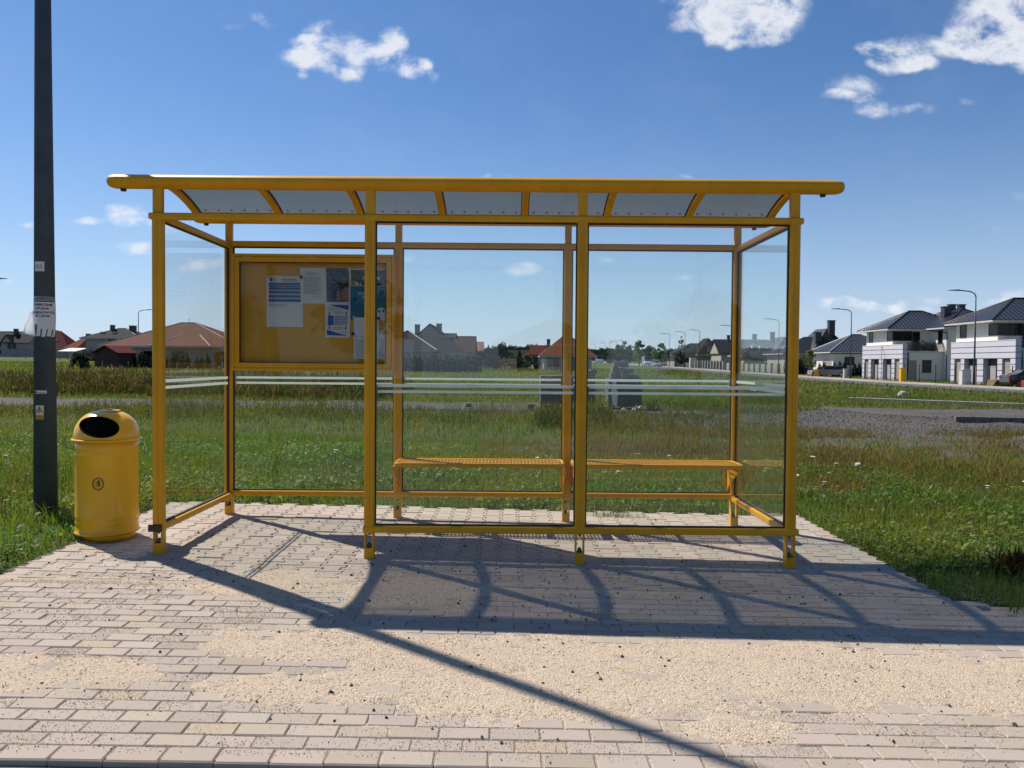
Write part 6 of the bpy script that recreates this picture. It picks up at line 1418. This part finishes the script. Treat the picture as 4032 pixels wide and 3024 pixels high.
b = MB(); x, y = 31.6, 232; z = tz(x, y); b.lathe([(.26, z), (.30, z+.05), (.36, z+.98), (.40, z+1.0), (.40, z+1.08), (.1, z+1.12)], x, y, 12); tag(b.build('wheeled_bin', M_metal, None), 'dark wheeled bin at the edge of the distant street', 'wheeled bin')
# junk in front of the saloon
def pallet(x, y, z, rz, label):
    t = thing('timber_pallet', label, 'pallet', (x, y, z), rz, None); ORG[t.name] = Vector((0, 0, 0)); b = MB()
    for k in range(6): b.box(-.6, .6, -.4+k*.15, -.4+k*.15+.1, .122, .144)
    for k in range(3): b.box(-.6+k*.55, -.5+k*.55, -.4, .45, .022, .12)
    for k in range(3): b.box(-.6, .6, -.4+k*.37, -.4+k*.37+.1, 0, .02)
    b.build('deck', M_wood, t, split=False)
for k in range(4): pallet(40.9+.04*k, 68.7+.03*k, tz(41, 68.7)+k*.146, .1*k, 'raw timber pallet in the low stack before the black saloon'); 
for o in [o for o in bpy.data.objects if o.name.startswith('timber_pallet')]: o['group'] = 'stacked timber pallets'
M_rust = mat('rust_red', (.20, .045, .02), .7, var=.2)
b = MB(); x, y = 42.2, 65.4; z = tz(x, y)
b.box(x-.9, x+1.4, y-.4, y+.4, z+.42, z+.86); o = thing('garden_trailer', 'rust-red box trailer beside the black saloon', 'trailer', (x, y, z)); b.build('box', M_rust, o, bevel=.02)
for s_ in (-.6, .9): b = MB(); b.tube([(x+s_, y-.46, z+.3), (x+s_, y-.36, z+.3)], .3, 16); b.build('wheel', M_tyre, o)
b = MB(); b.lathe([(.15, 0), (.19, .05), (.19, .30), (.17, .36), (.05, .38)], 0, 0, 14, 1.2, 1); o = b.build('blue_canister', mat('blue_plastic', (.02, .25, .42), .35), None, smooth=False); o.location = (41.1, 64.6, tz(41, 64.6)+.62); tag(o, 'bright blue plastic canister on the rusty trailer shelf', 'canister')
b = MB(); b.box(40.55, 41.5, 64.4, 64.9, tz(41, 64.6)-.05, tz(41, 64.6)+.61); tag(b.build('metal_cabinet', M_rust, None, bevel=.02), 'low rusty chest carrying the blue canister', 'chest')
for k, xx in enumerate((41.9, 42.4)):
    b = MB(); b.lathe([(.09, 0), (.12, .04), (.12, .24), (.04, .29), (.03, .33)], 0, 0, 12); o = b.build('white_canister', M_cab, None); o.location = (xx, 65.3, tz(42.2, 65.4)+.865); tag(o, 'white plastic canister standing on the rust-red trailer', 'canister', 'white canisters on the trailer')
weeds(1500, 38.6, 48, 62, 112, .45, .03, 97, 'rough weeds on the verge in front of the white houses', .5, (.06, .09, .025), .2)

# ================================================================== ACROSS THE ROAD, BEHIND THE VIEWER (house mirrored in the glass, unseen trees added to darken its reflections)
h = House('house', 'white low-roofed house across the road, mirrored faintly in the glass', -1.0, -62)
h.wall(0, 9, 0, 9, 3.2, M_wwhite); h.hip(-.6, 9.6, -.6, 9.6, 3.1, 2.2, M_tgr, axis='x')
b = MB(); b.box(1.5, 3.2, 9.0, 9.05, .9, 2.3); b.build('window', M_win, h.r); b = MB(); b.box(5.5, 7.2, 9.0, 9.05, .9, 2.3); b.build('window', M_win, h.r)
for k, (x, y, hh, ww) in enumerate(((-16, -34, 5, 6), (-10, -40, 7, 7), (11, -36, 6, 7), (18, -33, 4.5, 6), (27, -40, 7, 8), (-26, -38, 6, 8))):
    tree('garden_tree', ['%s garden tree across the road, mirrored in the shelter glass' % a for a in ('low', 'tall', 'broad', 'small', 'large', 'distant')][k], x, y, hh, ww, DG, 1500, .6, 'trees across the road', .15, 'round', 200+k)
